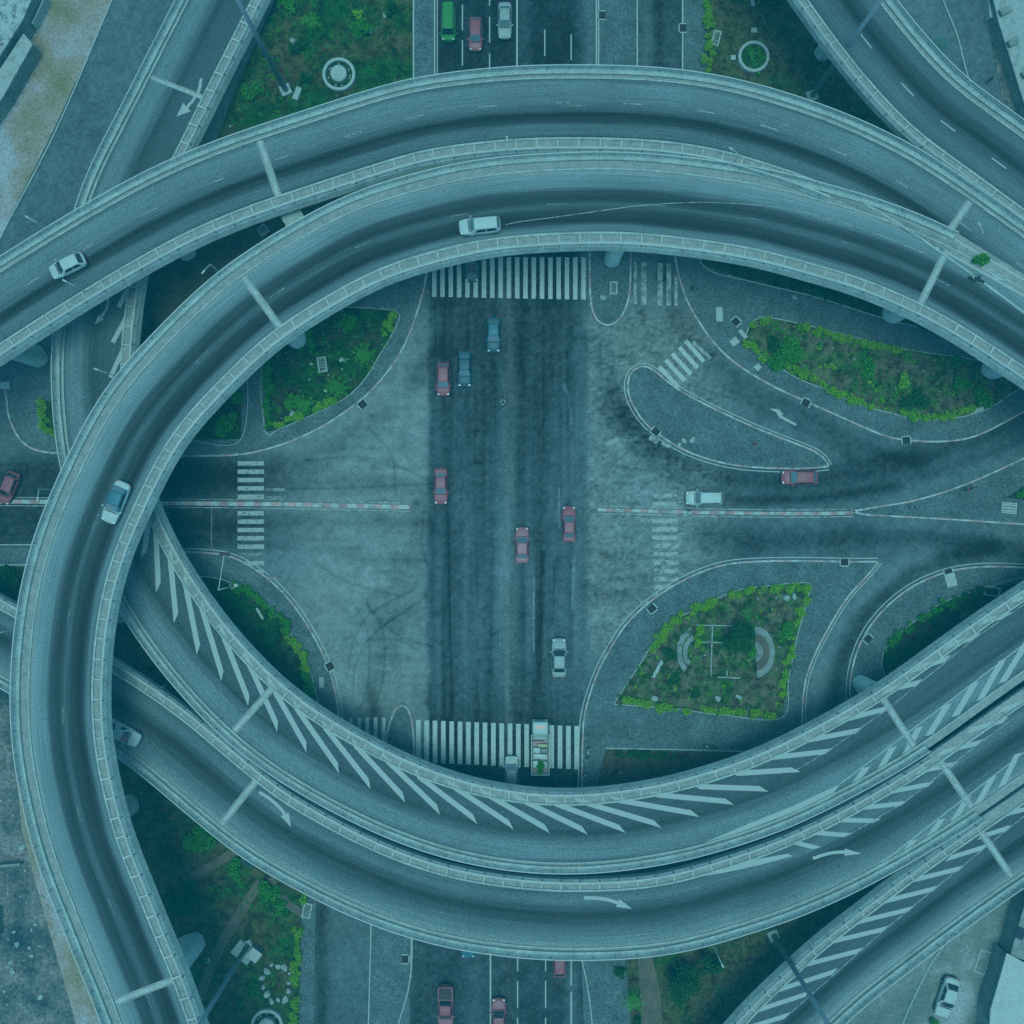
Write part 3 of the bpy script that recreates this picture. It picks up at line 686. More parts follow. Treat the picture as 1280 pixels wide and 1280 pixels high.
    def joint(s, px, py):
        i, t, _ = s.idx(px, py); vs = []; w = .42; f = []
        T = s.T[i]; 
        def bx(t0, t1, w, z0, z1, mat, name):
            v = []
            for zz in (z0, z1):
                for tt, ww in ((t0, -w), (t1, -w), (t1, w), (t0, w)):
                    p = s.P(i, tt, zz); v.append(s.loc((p[0] + T[0] * ww, p[1] + T[1] * ww, p[2])))
            mesh_obj(name, v, [(3, 2, 1, 0), (4, 5, 6, 7), (0, 1, 5, 4), (1, 2, 6, 5), (2, 3, 7, 6), (3, 0, 4, 7)], mat, s.root)
        bx(s.t0 + .16, s.t1 - .16, .42, -.01, .016, M['gutter'], 'joint_surround'); bx(s.t0 + .16, s.t1 - .16, .2, -.01, .034, M['concrete'], 'expansion_joint')
    def pier(s, gx, gy, rx=1.3, ry=1.9, depth=1.5, cap=True):
        """round ended concrete column whose foot stands at a ground point of the picture"""
        g = W(gx, gy, 0); d = (s.c[:, 0] - g.x) ** 2 + (s.c[:, 1] - g.y) ** 2; i = int(d.argmin()); zt = s.c[i, 2] - depth
        ang = math.atan2(s.N[i, 1], s.N[i, 0]); m = MB(); ca, sa = math.cos(ang), math.sin(ang); n = 28
        def ring(z, f, ex=0): 
            out = []
            for k in range(n):
                t = 2 * math.pi * k / n; a, b = math.copysign(abs(math.cos(t)) ** .7, math.cos(t)) * (ry * f + ex), math.copysign(abs(math.sin(t)) ** .7, math.sin(t)) * rx * f
                out.append(s.loc((g.x + a * ca - b * sa, g.y + a * sa + b * ca, z)))
            return out
        rs = [ring(.0, 1), ring(zt * .55, 1), ring(zt - 1.6, 1)] + ([ring(zt - .9, 1.15, .5), ring(zt, 1.2, 1.2)] if cap else [ring(zt, 1)])
        vs = sum(rs, []); fs = [(r * n + k, r * n + (k + 1) % n, (r + 1) * n + (k + 1) % n, (r + 1) * n + k) for r in range(len(rs) - 1) for k in range(n)]
        mesh_obj('pier', vs, fs, M['pier'], s.root, smooth=True)
    def pier_mid(s, i, t=0.0, **k):
        p = s.P(i, t, 0); s.pier(640 + p[0] * 10, 640 - p[1] * 10, **k)

ZU, ZL = 14.0, 7.0
A = Bridge('A', 'upper loop flyover curving from the right edge round the left side to the bottom',
    [(1345, 525), (1280, 481), (1192, 423), (1130, 390), (1067, 364), (1005, 346), (942, 329), (880, 319), (787, 309), (694, 310), (612, 317), (550, 331), (487, 350), (428, 380), (362, 421), (331, 446), (300, 476), (250, 528), (219, 570), (200, 607), (175, 660), (156, 708), (143, 760), (136, 810), (133, 866), (135, 920), (147, 985), (162, 1042), (187, 1105), (212, 1167), (237, 1227), (255, 1280), (280, 1345)],
    10.15, [(0, .22), (.06, .26), (.2, .06), (.34, .09), (.44, .17), (.55, .085), (.66, .12), (.76, .28), (.9, .32), (1, (.22, .36, .34))], flip=-1, strips=(.92, .95), z=ZU)
B = Bridge('B', 'upper arc flyover across the top, with one white hatchback at its left end',
    [(-60, 366), (0, 327), (97, 267), (187, 217), (262, 184), (312, 166), (400, 137), (460, 118), (519, 102), (612, 90), (700, 86), (819, 89), (912, 102), (1000, 127), (1067, 152), (1139, 187), (1192, 221), (1280, 283), (1350, 335)],
    9.25, [(0, .2), (.1, .28), (.35, .25), (.5, .18), (.6, .055), (.7, .09), (.8, .21), (.92, .21), (1, .13)], flip=-1, strips=(.42, .92), z=ZU - .027)
C = Bridge('C', 'lower flyover with diagonal hatching, curving from top left under the loop to the right',
    [(370, -70, 2.2), (333, 0, 2.8), (281, 103, 4.4), (240, 187, 6.0), (203, 262, 6.9), (182, 335, 7), (172, 403, 7), (168, 447, 7), (169, 500, 7), (176, 560, 7), (193, 622, 7), (219, 680, 7), (250, 731, 7), (281, 774, 7), (312, 810, 7), (344, 843, 7), (394, 883, 7), (456, 920, 7), (519, 951, 7), (581, 973, 7), (644, 986, 7), (700, 990, 7), (750, 988, 7), (819, 978, 7), (881, 962, 7), (942, 941, 7), (1005, 911, 7), (1067, 877, 7), (1110, 850, 7), (1161, 813, 7), (1224, 768, 7), (1280, 731, 7), (1340, 692, 7)],
    9.35, [(0, .16), (.2, .165), (.38, .15), (.5, .115), (.6, .19), (.75, .28), (.9, .28), (1, .22)], flip=-1, strips=(.9, .35))
D = Bridge('D', 'lower flyover with three white arrows, curving along the outer side of the hatched flyover',
    [(-60, 712), (0, 743), (70, 783), (137, 820), (158, 832), (199, 859), (238, 887), (277, 920), (316, 953), (362, 989), (425, 1025), (487, 1055), (550, 1077), (612, 1090), (694, 1098), (787, 1096), (850, 1086), (912, 1067), (942, 1058), (1005, 1032), (1067, 1000), (1130, 963), (1161, 943), (1280, 860), (1340, 818)],
    9.2, [(0, .18), (.18, .23), (.32, .14), (.42, .085), (.55, .13), (.68, .2), (.85, .27), (1, (.2, .34, .31))], flip=-1, strips=(.8, .4), z=ZL - .031)
F = Bridge('F', 'straight hatched ramp in the bottom right corner beside the dusty concrete lot',
    [(850, 1350), (911, 1280), (942, 1246), (983, 1208), (1020, 1174), (1067, 1138), (1099, 1113), (1130, 1090), (1161, 1067), (1192, 1045), (1224, 1023), (1280, 985), (1340, 943)],
    9.1, [(0, .16), (.4, .17), (.55, .075), (.68, .13), (.8, .24), (1, (.2, .34, .32))], flip=-1, strips=(.8, .4), z=ZL - .063)
G = Bridge('G', 'dark straight flyover slanting across the top right corner with short dashed lane line',
    [(940, -70), (988, 0), (1030, 59), (1067, 106), (1114, 158), (1148, 188), (1198, 224), (1280, 284), (1340, 328)],
    9.0, [(0, .17), (.2, .22), (.4, .17), (.55, .07), (.7, .12), (.85, .2), (1, .2)], flip=1, strips=(.85, .5), z=13.2)

def rng_of(b, p0, p1):
    i, j = b.idx(*p0)[0], b.idx(*p1)[0]; return (min(i, j), max(i, j))
nA, nB, nC, nD, nF, nG = (b.n - 1 for b in (A, B, C, D, F, G))
A.posts([A.edge(-1, None, True), A.edge(1, (A.idx(1178, 312)[0], nA), False)])
iB = B.idx(1040, 235)[0]
B.posts([B.edge(-1, None, False), B.edge(1, (0, iB), True)])
iC = C.idx(1160, 937)[0]
C.posts([C.edge(-1, None, True), C.edge(1, (0, iC), False)])
iD = D.idx(1163, 945)[0]; iD2 = D.idx(1222, 1018)[0]
D.posts([D.edge(-1, (0, iD), True), D.edge(1, (0, iD2), False)])
iF = F.idx(1226, 1022)[0]
F.posts([F.edge(-1, (0, iF), True), F.edge(1, None, False)])
G.posts([G.edge(-1, None, True), G.edge(1, None, False)])
# retaining wall under the low end of the hatched ramp
for side in (-1, 1):
    pass
i0 = C.idx(250, 190, 6)[0]
vs = []; fs = []
for i in range(0, i0 + 1):
    for t in (-C.h + .25, C.h - .25):
        a = C.P(i, t, -.62); vs += [C.loc(a), C.loc((a[0], a[1], -.05))]
fs = [(4 * i + k, 4 * i + 4 + k, 4 * i + 5 + k, 4 * i + 1 + k) for i in range(i0) for k in (0, 2)] + [(4 * i0, 4 * i0 + 2, 4 * i0 + 3, 4 * i0 + 1)]
mesh_obj('retaining_wall', vs, fs, M['concrete_dark'], C.root)
# joints
for b, pts in ((A, [(320, 375), (180, 1240), (1168, 352)]), (B, [(330, 205), (1202, 272)]), (C, [(222, 105), (318, 892), (1120, 890)]), (D, [(298, 1000), (1187, 975)]), (F, [(1240, 1055)])):
    for p in pts: b.joint(*p)
# piers
A.pier(765, 324, rx=.95, ry=1.0, cap=False)
for x, y in ((238, 1180), (155, 1008), (368, 418), (1118, 386), (1242, 456)): A.pier(x, y, cap=False)
for x, y in ((48, 446), (233, 313)): B.pier(x, y, rx=1.1, ry=1.3, cap=False)
for b, ps in ((B, ((700, 205), (520, 225), (900, 230))), (C, ((1078, 858), (155, 760), (460, 985))), (D, ((330, 1050), (560, 1130), (860, 1110))), (F, ((1075, 1160), (1220, 1065))), (G, ((1032, 64), (1120, 115)))):
    for x, y in ps: b.pier(x, y, rx=1.0, ry=1.5, cap=False)
def crosshead(b, pa, pb, w, z1, th):
    a = W(pa[0], pa[1], z1); c = W(pb[0], pb[1], z1); d = (c - a); m = (a + c) / 2
    MB().box(b.loc((m.x, m.y, z1 - th / 2)), (d.length, w, th), math.atan2(d.y, d.x)).build('crosshead', M['concrete'], b.root)
crosshead(B, (335, 215), (395, 325), 2.3, 12.4, 1.3)
crosshead(C, (118, 775), (220, 760), 1.6, 5.4, 1.0)
# painted lines on the decks
def wear(b, px, mat='paint', dz=.012, name='hatching'): return b.mark(name, px, M[mat], dz)
def bars(lst, w, cut=0.0):
    """hatch bars whose outer ends are cut parallel to the road edge"""
    out = []
    for a, b in lst:
        a, b = np.array(a, float), np.array(b, float); d = (b - a) / np.linalg.norm(b - a); n = np.array([-d[1], d[0]]) * w / 2
        m = (a + b) / 2
        e = d * w * cut
        out.append([tuple(a + n - e), tuple(b + n - e), tuple(b - n + e), tuple(a - n + e)])
    return out
HC = [((187, 641), (180, 693)), ((194, 650), (198, 734)), ((212, 690), (220, 773)), ((230, 722), (248, 812)), ((251, 756), (278, 845)), ((275, 784), (311, 876)), ((305, 816), (347, 908)), ((334, 847), (383, 934)), ((367, 880), (423, 960)),
      ((403, 905), (462, 980)), ((441, 928), (505, 997)), ((480, 947), (548, 1012)), ((519, 967), (594, 1024)), ((559, 978), (639, 1031)), ((600, 988), (684, 1036)), ((642, 995), (731, 1038)), ((680, 999), (778, 1036)), ((720, 1000), (822, 1030)),
      ((766, 999), (869, 1017)), ((816, 993), (912, 1002)), ((869, 983), (955, 986)), ((916, 967), (995, 962))]
HC2 = [((964, 947), (1036, 939)), ((1005, 926), (1074, 913)), ((1049, 901), (1111, 885)), ((1105, 864), (1149, 853)), ((1142, 837), (1185, 823)), ((1183, 808), (1222, 795)), ((1227, 777), (1260, 769)), ((1266, 750), (1300, 742))]
C.mark('hatching', bars(HC, 6.6, -.9), M['paint']); C.mark('hatching', bars(HC2, 6.2, .9), M['paint'])
HCs = [((1253, 825), (1225, 875)), ((1285, 800), (1253, 853)), ((1219, 853), (1194, 895)), ((1185, 880), (1161, 919)), ((1149, 909), (1131, 944)), ((1116, 934), (1100, 962)), ((1083, 959), (1066, 983)), ((1320, 775), (1285, 828))]
C.mark('hatching', bars(HCs, 7, -.5) + [[(1050, 980), (1035, 1002), (1000, 1012), (940, 1035), (850, 1066), (935, 1030), (990, 1008)]], M['paint'])
C.mark('hatching', [bar((160, 361), (148, 384), 5.5), bar((157, 398), (141, 428), 5.5), bar((155, 434), (138, 472), 5.5)], M['paint'])
C.mark('lane_line', [bar((1050, 980), (1165, 893), 1.4), bar((1165, 893), (1300, 790), 1.4)], M['paint'])
C.mark('lane_line', [bar((996, 962), (1036, 938), 1.1), bar((1036, 938), (1111, 885), 1.1), bar((1111, 885), (1222, 795), 1.1), bar((1222, 795), (1300, 742), 1.1)], M['paint_faded'])
C.mark('turn_arrow', arrow_poly([(251.5, 98), (249, 112), (243, 123), (234, 134), (221, 146)], 3.6, 18, 14), M['paint'])
C.mark('turn_arrow', arrow_poly([(136, 366), (135, 378), (131, 390), (118, 406)], 3.2, 17, 9), M['paint'])
HD = [((1211, 913), (1257, 900)), ((1175, 941), (1225, 928)), ((1146, 965), (1194, 955)), ((1116, 989), (1163, 980)), ((1085, 1009), (1130, 1004)), ((1055, 1025), (1096, 1026)), ((1021, 1041), (1060, 1044)), ((994, 1053), (1021, 1060)), ((1250, 888), (1295, 873))]
D.mark('hatching', bars(HD, 5.6, .9) + [[(910, 1083), (945, 1074), (985, 1067), (991, 1070), (950, 1081), (905, 1091), (860, 1098)]], M['paint'])
HDs = [((1272, 942), (1252, 983)), ((1241, 971), (1222, 1005)), ((1210, 996), (1191, 1028)), ((1177, 1024), (1157, 1053)), ((1142, 1050), (1124, 1077)), ((1108, 1075), (1092, 1096)), ((1305, 915), (1285, 955))]
D.mark('hatching', bars(HDs, 6.6, -.5) + [[(1080, 1096), (1068, 1110), (1030, 1128), (985, 1146), (940, 1158), (1000, 1135), (1040, 1117)]], M['paint'])
D.mark('lane_line', [bar((1080, 1096), (1200, 1002), 1.4), bar((1200, 1002), (1300, 925), 1.4)], M['paint'])
D.mark('lane_line', [bar((1060, 1044), (1130, 1003), 1.1), bar((1130, 1003), (1225, 928), 1.1), bar((1225, 928), (1300, 875), 1.1)], M['paint_faded'])
D.mark('turn_arrow', arrow_poly([(324, 990), (338, 999), (350, 1010), (356, 1018), (364, 1034)], 4, 20, 11), M['paint'])
D.mark('turn_arrow', arrow_poly([(730, 1122), (750, 1123), (768, 1127), (790, 1136)], 4.4, 22, 11), M['paint'])
D.mark('turn_arrow', arrow_poly([(1016, 1073), (1035, 1067), (1052, 1065), (1077, 1067)], 4, 22, 9), M['paint'])
HF = [((1225, 1046), (1260, 1035)), ((1185, 1073), (1233, 1058)), ((1146, 1099), (1202, 1085)), ((1108, 1126), (1171, 1110)), ((1074, 1152), (1139, 1136)), ((1039, 1177), (1107, 1161)), ((1002, 1207), (1075, 1188)), ((974, 1237), (1044, 1214)), ((946, 1263), (1010, 1242)), ((924, 1288), (985, 1269)), ((1255, 1018), (1295, 1008))]
F.mark('hatching', bars(HF, 5.6, .9), M['paint'])
F.mark('lane_line', [bar((985, 1269), (1107, 1161), 1.1), bar((1107, 1161), (1233, 1058), 1.1), bar((1233, 1058), (1300, 1004), 1.1)], M['paint_faded'])
B.line(-.9, .1, None, (2.0, 5.8), 'paint_faded'); B.mark('lane_line', [bar((700, 133), (732, 132), .9), bar((905, 135), (960, 147), 1.0), bar((960, 147), (1030, 175), 1.4), bar((1030, 175), (1080, 203), 1.6), bar((1120, 215), (1180, 245), 1.8)], M['paint_ghost'])
A.line(-.2, .1, None, (2, 9), 'paint_ghost')
sc_pts = spline([(632, 281), (650, 277), (690, 272), (740, 265), (800, 257), (870, 253), (930, 255), (1000, 264), (1080, 287), (1160, 318)], 14)
A.mark('scrape_line', [bar(sc_pts[i], sc_pts[i + 1], .9) for i in range(len(sc_pts) - 1)], M['paint_faded'])
G.line(-.4, .14, None, (2.0, 4.6), 'paint')
G.mark('lane_line', [bar((1075, 28), (1076, 30), .5)], M['paint_ghost'])
# gore between the two upper decks on the right, with a chevron
gore = [W(x, y, ZU) for x, y in ((1030, 243), (1075, 258), (1180, 308), (1290, 372), (1400, 430), (1400, 415), (1300, 362), (1210, 306), (1110, 257), (1060, 240))]
def upper_plate(name, px, z, mat, parent):
    pp = [W(x, y, z) for x, y in px]; a = sum(pp[i].x * pp[(i + 1) % len(pp)].y - pp[(i + 1) % len(pp)].x * pp[i].y for i in range(len(pp)))
    if a < 0: pp = pp[::-1]
    return mesh_obj(name, [A.loc(p) for p in pp], [tuple(range(len(pp)))], mat, parent)
upper_plate('gore_paving', [(1183, 316), (1192, 299), (1290, 356), (1420, 428), (1420, 460), (1290, 378)], ZU + .05, M['gutter'], A.root)
upper_plate('gore_slab', [(1176, 302), (1195, 290), (1290, 350), (1430, 425), (1430, 490), (1290, 396), (1200, 338)], ZU - .008, M['gutter'], A.root)
upper_plate('hatching', [(1224, 332), (1239, 336), (1262, 352), (1250, 350), (1240, 350), (1243, 345)], ZU + .06, M['paint'], A.root)
upper_plate('lane_line', [(1183, 314), (1290, 374), (1290, 377), (1183, 317)], ZU + .062, M['paint'], A.root)
upper_plate('lane_line', [(1194, 298), (1290, 354), (1290, 357), (1194, 301)], ZU + .062, M['paint'], A.root)
upper_plate('median_block', [(1038, 236), (1075, 252), (1195, 306), (1198, 312), (1180, 312), (1075, 262), (1036, 243)], ZU + .09, M['concrete_dark'], A.root)

# ------------------------------------------------------------------ vehicles
def grid_mesh(rows):
    n = len(rows[0]); vs = [v for r in rows for v in r]
    return vs, [(i * n + j, i * n + j + 1, (i + 1) * n + j + 1, (i + 1) * n + j) for i in range(len(rows) - 1) for j in range(n - 1)]
def fix(o, smooth=True, bevel=0.0, sub=0):
    bm = bmesh.new(); bm.from_mesh(o.data); bmesh.ops.remove_doubles(bm, verts=bm.verts, dist=.0005); bmesh.ops.recalc_face_normals(bm, faces=bm.faces)
    if smooth:
        for f in bm.faces: f.smooth = True
    bm.to_mesh(o.data); bm.free()
    if bevel: m = o.modifiers.new('bevel', 'BEVEL'); m.width = bevel; m.segments = 2; m.limit_method = 'ANGLE'
    if sub: m = o.modifiers.new('sub', 'SUBSURF'); m.levels = m.render_levels = sub
    return o
SPEC = { # length, width, height, belt, (windscreen base, roof front, roof rear, rear glass base) along x, front at +x
    'sedan': (4.5, 1.76, 1.44, .92, (.85, .2, -1.05, -1.65), .84),
    'hatch': (4.15, 1.74, 1.5, .95, (.95, .35, -1.35, -1.85), .88),
    'estate': (4.6, 1.82, 1.62, 1.0, (1.05, .55, -1.85, -2.15), .96),
    'van': (4.7, 1.85, 1.95, 1.1, (1.6, 1.15, -2.1, -2.25), 1.35),
    'pickup': (5.0, 1.84, 1.7, 1.0, (1.15, .55, -.45, -.8), .95)}
def make_car(kind, paint, px, py, z, heading, label, roof=None, glass='glass', scale=1.0, rack=False, group='cars on the roads'):
    """heading = picture direction (dx, dy) the front points to"""
    L, Wd, Ht, belt, (wf, rf, rr, wr), hood = SPEC[kind]; L2, w = L / 2, Wd / 2
    a = math.atan2(-heading[1], heading[0])
    root = empty('car' if kind not in ('van', 'pickup') else kind, W(px, py, z), a, label, {'van': 'van', 'pickup': 'pickup'}.get(kind, 'car'), group)
    root.scale = (scale,) * 3
    bed = kind == 'pickup'
    # body shell as a loft of cross sections
    st = [(-L2, .62, .42, belt - .14), (-L2 + .1, .84, .3, belt - .05), (-L2 + .4, .965, .24, belt), (-L2 + 1.0, 1.0, .22, belt), (wr + .02 if wr > -L2 + 1.05 else -L2 + 1.1, 1.0, .22, belt), (0, 1.0, .2, belt), (wf, 1.0, .22, belt - .01),
          (wf + (L2 - wf) * .45, .985, .22, hood), (L2 - .45, .935, .24, hood - .06), (L2 - .14, .8, .3, hood - .16), (L2, .58, .4, hood - .28)]
    rows = []
    for x, f, z0, z1 in st:
        ww = w * f; k = .06 if x > -L2 + .2 else 0
        rows.append([(x, -ww * .9, z0), (x, -ww, z0 + .12), (x, -ww, (z0 + z1) / 2), (x, -ww * .975, z1 - .1), (x, -ww * .9, z1 - .015), (x, -ww * .5, z1 + .02), (x, 0, z1 + .03), (x, ww * .5, z1 + .02), (x, ww * .9, z1 - .015),
                     (x, ww * .975, z1 - .1), (x, ww, (z0 + z1) / 2), (x, ww, z0 + .12), (x, ww * .9, z0)])
    vs, fs = grid_mesh(rows); n = 13; fs += [tuple(range(n)), tuple((len(rows) - 1) * n + j for j in range(n))] + [(i * n, (i + 1) * n, (i + 1) * n + n - 1, i * n + n - 1) for i in range(len(rows) - 1)]
    if bed: # open the load bed: drop the top behind the cab
        pass
    body = fix(mesh_obj('body', vs, fs, paint, root), True, 0, 1)
    # greenhouse shell in body colour, glass panels set into it
    wb, wt = w * .94, w * .69; zt = Ht
    def prof(x, hw, z, crown): return [(x + crown * (1 - t * t), hw * t, z + .035 * (1 - t * t) * (1 if z > belt + .2 else 0)) for t in (-1, -.6, -.2, .2, .6, 1)]
    R_ = [prof(wf, wb, belt - .03, .1), prof(rf, wt, zt - .03, .05), prof((rf + rr) / 2, wt * 1.01, zt + .005, 0), prof(rr, wt * .97, zt - .03, -.03), prof(wr, wb * .94, belt - .03, -.06)]
    vs, fs = grid_mesh(R_); nn = 6
    sh = [];
    fs += [(0, nn, 2 * nn, 3 * nn, 4 * nn), (nn - 1, 5 * nn - 1, 4 * nn - 1, 3 * nn - 1, 2 * nn - 1)]
    roofm = roof or paint
    o = mesh_obj('roof', vs, fs, roofm, root); fix(o, False, .11)
    def lerp(p, q, t): return tuple(p[i] + (q[i] - p[i]) * t for i in range(3))
    def panel(name, r0, r1, t0, t1, s0, off):
        rows = []
        for t in (t0, (t0 + t1) / 2, t1):
            a_, b_ = r0, r1; row = [lerp(a_[j], b_[j], t) for j in range(6)]
            row = [lerp(row[0], row[5], s0)] + row[1:5] + [lerp(row[0], row[5], 1 - s0)]
            rows.append([(p[0] + off[0], p[1], p[2] + off[1]) for p in row])
        vs, fs = grid_mesh(rows); o = mesh_obj(name, vs, fs, M[glass], root); return fix(o, True)
    panel('windscreen', R_[0], R_[1], .07, .94, .06, (.02, .02)); panel('rear_window', R_[4], R_[3], .14, .9, .08, (-.02, .02))
    for s in (-1, 1):
        j = 0 if s < 0 else 5; b0, t0, t1, b1 = R_[0][j], R_[1][j], R_[3][j], R_[4][j]
        for k, (u0, u1) in enumerate(((.14, .5), (.54, .9))):
            q = [lerp(lerp(b0, b1, u0 if k == 0 else u0), lerp(t0, t1, u0), .14), lerp(lerp(b0, b1, u1), lerp(t0, t1, u1), .14), lerp(lerp(b0, b1, u1), lerp(t0, t1, u1), .86), lerp(lerp(b0, b1, u0), lerp(t0, t1, u0), .86)]
            q = [(p[0], p[1] + s * .025, p[2] + .008) for p in q]
            if kind == 'pickup' and k: continue
            mesh_obj('side_window', q, [(0, 1, 2, 3)] if s < 0 else [(3, 2, 1, 0)], M['glass'], root)
    for sx in (-1, 1):
        for sy in (-1, 1):
            x = (L2 - .8) if sx > 0 else (-L2 + .85); y = sy * (w - .09)
            ty = MB().tube((x, y - .1, .31), (x, y + .1, .31), .31, n=18).build('wheel', M['tyre'], root); MB().tube((x, y + sy * .08, .31), (x, y + sy * .115, .31), .19, .17, 12).build('rim', M['rim'], ty)
    for sy in (-1, 1):
        fix(MB().box((L2 - .26, sy * w * .66, hood - .2), (.3, .36, .14), 0, .8).build('headlight', M['lamp'], root), True, .03)
        fix(MB().box((-L2 + .1, sy * w * .62, belt - .17), (.12, .3, .15)).build('tail_light', M['tail'], root), True, .02)
        fix(MB().box((wf - .12, sy * (w + .09), belt + .06), (.16, .2, .13)).build('wing_mirror', paint, root), True, .03)
    fix(MB().box((L2 - .02, 0, .42), (.1, w * 1.1, .16)).build('front_bumper', M['trim'], root), True, .03)
    fix(MB().box((-L2 + .02, 0, .44), (.1, w * 1.15, .18)).build('rear_bumper', M['trim'], root), True, .03)
    fix(MB().box((wf + .17, 0, belt + .018), (.1, w * 1.5, .035)).build('wiper_cowl', M['trim'], root), True, .01)
    if bed:
        x0, x1 = -L2 + .12, wr - .12
        m = MB(); m.box(((x0 + x1) / 2, 0, belt + .035), (x1 - x0, Wd * .8, .02)).build('bed_floor', M['trim'], root)
        for s in (-1, 1): fix(MB().box(((x0 + x1) / 2, s * w * .88, belt + .12), (x1 - x0 + .1, .12, .26)).build('bed_side', paint, root), True, .03)
        fix(MB().box((x0 - .03, 0, belt + .12), (.1, Wd * .84, .26)).build('tailgate', paint, root), True, .03)
    if rack:
        for s in (-1, 1): fix(MB().box(((rf + rr) / 2, s * wt * .9, zt + .05), (rf - rr - .2, .05, .05)).build('roof_rail', M['steel_dark'], root), True, .01)
    return root
S_, N_, W_ = (0, 1), (0, -1), (-1, 0)
make_car('van', P['green'], 561, 33, 0, S_, 'green van heading towards the crossing at the top of the trunk road')
make_car('hatch', P['red'], 594.5, 46, 0, S_, 'red hatchback just right of the green van, top of the trunk road', glass='glass_pale')
make_car('sedan', P['silver'], 631, 29, 0, S_, 'pale silver sedan right of the red hatchback, top of the trunk road', glass='glass_pale')
make_car('hatch', P['white'], 88, 334, ZU, (-1, .47), 'white hatchback alone on the upper arc flyover near the left edge')
make_car('estate', P['white'], 600, 284.5, ZU, (-1, .1), 'white estate car driving left on the loop flyover above the striped crossing', glass='glass_pale')
make_car('sedan', P['white'], 148, 628, ZU, (-.42, 1), 'white car with steel blue roof driving down the left bend of the loop', roof=P['blueroof'], glass='glass_pale', scale=1.08)
make_car('hatch', P['red'], 14.5, 610, 0, (-.42, 1), 'red hatchback at the left edge beside the loop flyover', scale=1.0)
make_car('sedan', P['dark'], 590, 331, 0, S_, 'dark car half under the loop flyover, on the upper striped crossing', roof=P['blueroof'])
make_car('hatch', P['red'], 553, 313, 0, S_, 'red car almost hidden under the loop flyover beside the dark car')
make_car('sedan', P['blue'], 617, 419, 0, S_, 'dark blue sedan just below the upper striped crossing, nearest to it', roof=P['blueroof'], glass='glass_pale')
make_car('hatch', P['red'], 554.5, 475, 0, S_, 'red hatchback with dark rear window beside a dark blue sedan', glass='glass_pale')
make_car('sedan', P['blue'], 581, 462, 0, S_, 'dark blue sedan right beside a red hatchback, above the crossing centre', glass='glass_pale', rack=True)
make_car('sedan', P['red'], 551.5, 608, 0, S_, 'red sedan alone in the left lane level with the red and white median', glass='glass_pale')
make_car('sedan', P['redpale'], 652.5, 681, 0, N_, 'faded red sedan in the middle of the crossing, heading up', glass='glass_pale')
make_car('sedan', P['red'], 711, 655, 0, N_, 'red sedan with pale boot heading up along the right lane of the crossing', glass='glass_pale')
make_car('sedan', P['silver'], 698.5, 821, 0, N_, 'pale silver sedan heading up, above the lower striped crossing', scale=1.08)
make_car('hatch', P['white'], 639.5, 964, 0, N_, 'white car half under the hatched flyover on the lower striped crossing', roof=P['silver'], glass='glass_pale')
make_car('estate', P['white'], 879, 622.5, 0, W_, 'white estate car heading left beside the right median', glass='glass_pale', scale=1.02)
make_car('hatch', P['red'], 997, 597, 0, W_, 'red hatchback heading left behind the white estate car', glass='glass_pale', scale=1.08)
make_car('pickup', P['white'], 153, 913, ZL, (1, .52), 'white pickup emerging from under the loop on the lower flyover', scale=1.02)
make_car('pickup', P['redpale'], 557.5, 1254, 0, S_, 'red pickup with pale load bed at the bottom of the trunk road', roof=P['red'], scale=1.06)
make_car('sedan', P['red'], 623.5, 1268, 0, N_, 'red sedan right of the solid white line at the bottom edge', scale=1.05)
make_car('hatch', P['red'], 699, 1197, 0, N_, 'red car mostly hidden under the lower flyover, only its rear showing')
make_car('sedan', P['blueroof'], 585.5, 1172, 0, S_, 'steel blue car mostly hidden under the lower flyover at the bottom')
make_car('sedan', P['white'], 1180.5, 1243, 0, (-.32, 1), 'white sedan parked on the dusty concrete lot at bottom right', scale=1.15)

# goods truck seen from above
def truck(px, py):
    root = empty('truck', W(px, py, 0), math.pi / 2, 'white goods truck loaded with sacks and crates on the lower striped crossing', 'truck')
    fix(MB().box((2.45, 0, 1.15), (1.7, 2.05, 1.5), 0, .93).build('cab', P['white'], root), True, .15)
    mesh_obj('windscreen', [(3.24, -.88, 1.25), (3.24, .88, 1.25), (2.98, .8, 1.88), (2.98, -.8, 1.88)], [(0, 1, 2, 3)], M['glass'], root)
    mesh_obj('sunroof', [(2.8, -.6, 1.915), (2.8, .6, 1.915), (2.45, .6, 1.915), (2.45, -.6, 1.915)][::-1], [(0, 1, 2, 3)], M['glass'], root)
    MB().box((-.9, 0, .75), (4.9, 2.15, .16)).build('bed_floor', M['steel_dark'], root)
    for s in (-1, 1): fix(MB().box((-.9, s * 1.1, 1.2), (4.9, .09, .8)).build('bed_side', P['white'], root), True, .02)
    for x in (-3.36, 1.53): fix(MB().box((x, 0, 1.2), (.09, 2.2, .8)).build('tailgate' if x < 0 else 'headboard', P['white'], root), True, .02)
    for x in (2.3, -1.6, -2.5):
        for s in (-1, 1):
            ty = MB().tube((x, s * .85, .4), (x, s * 1.07, .4), .4, n=18).build('wheel', M['tyre'], root); MB().tube((x, s * 1.05, .4), (x, s * 1.085, .4), .22, n=12).build('rim', M['rim'], ty)
    for s in (-1, 1):
        fix(MB().box((3.28, s * .75, .75), (.1, .34, .2)).build('headlight', M['lamp'], root), True, .03); fix(MB().box((3.0, s * 1.17, 1.6), (.1, .16, .3)).build('wing_mirror', M['trim'], root), True, .02)
    return root
truck(675, 931)
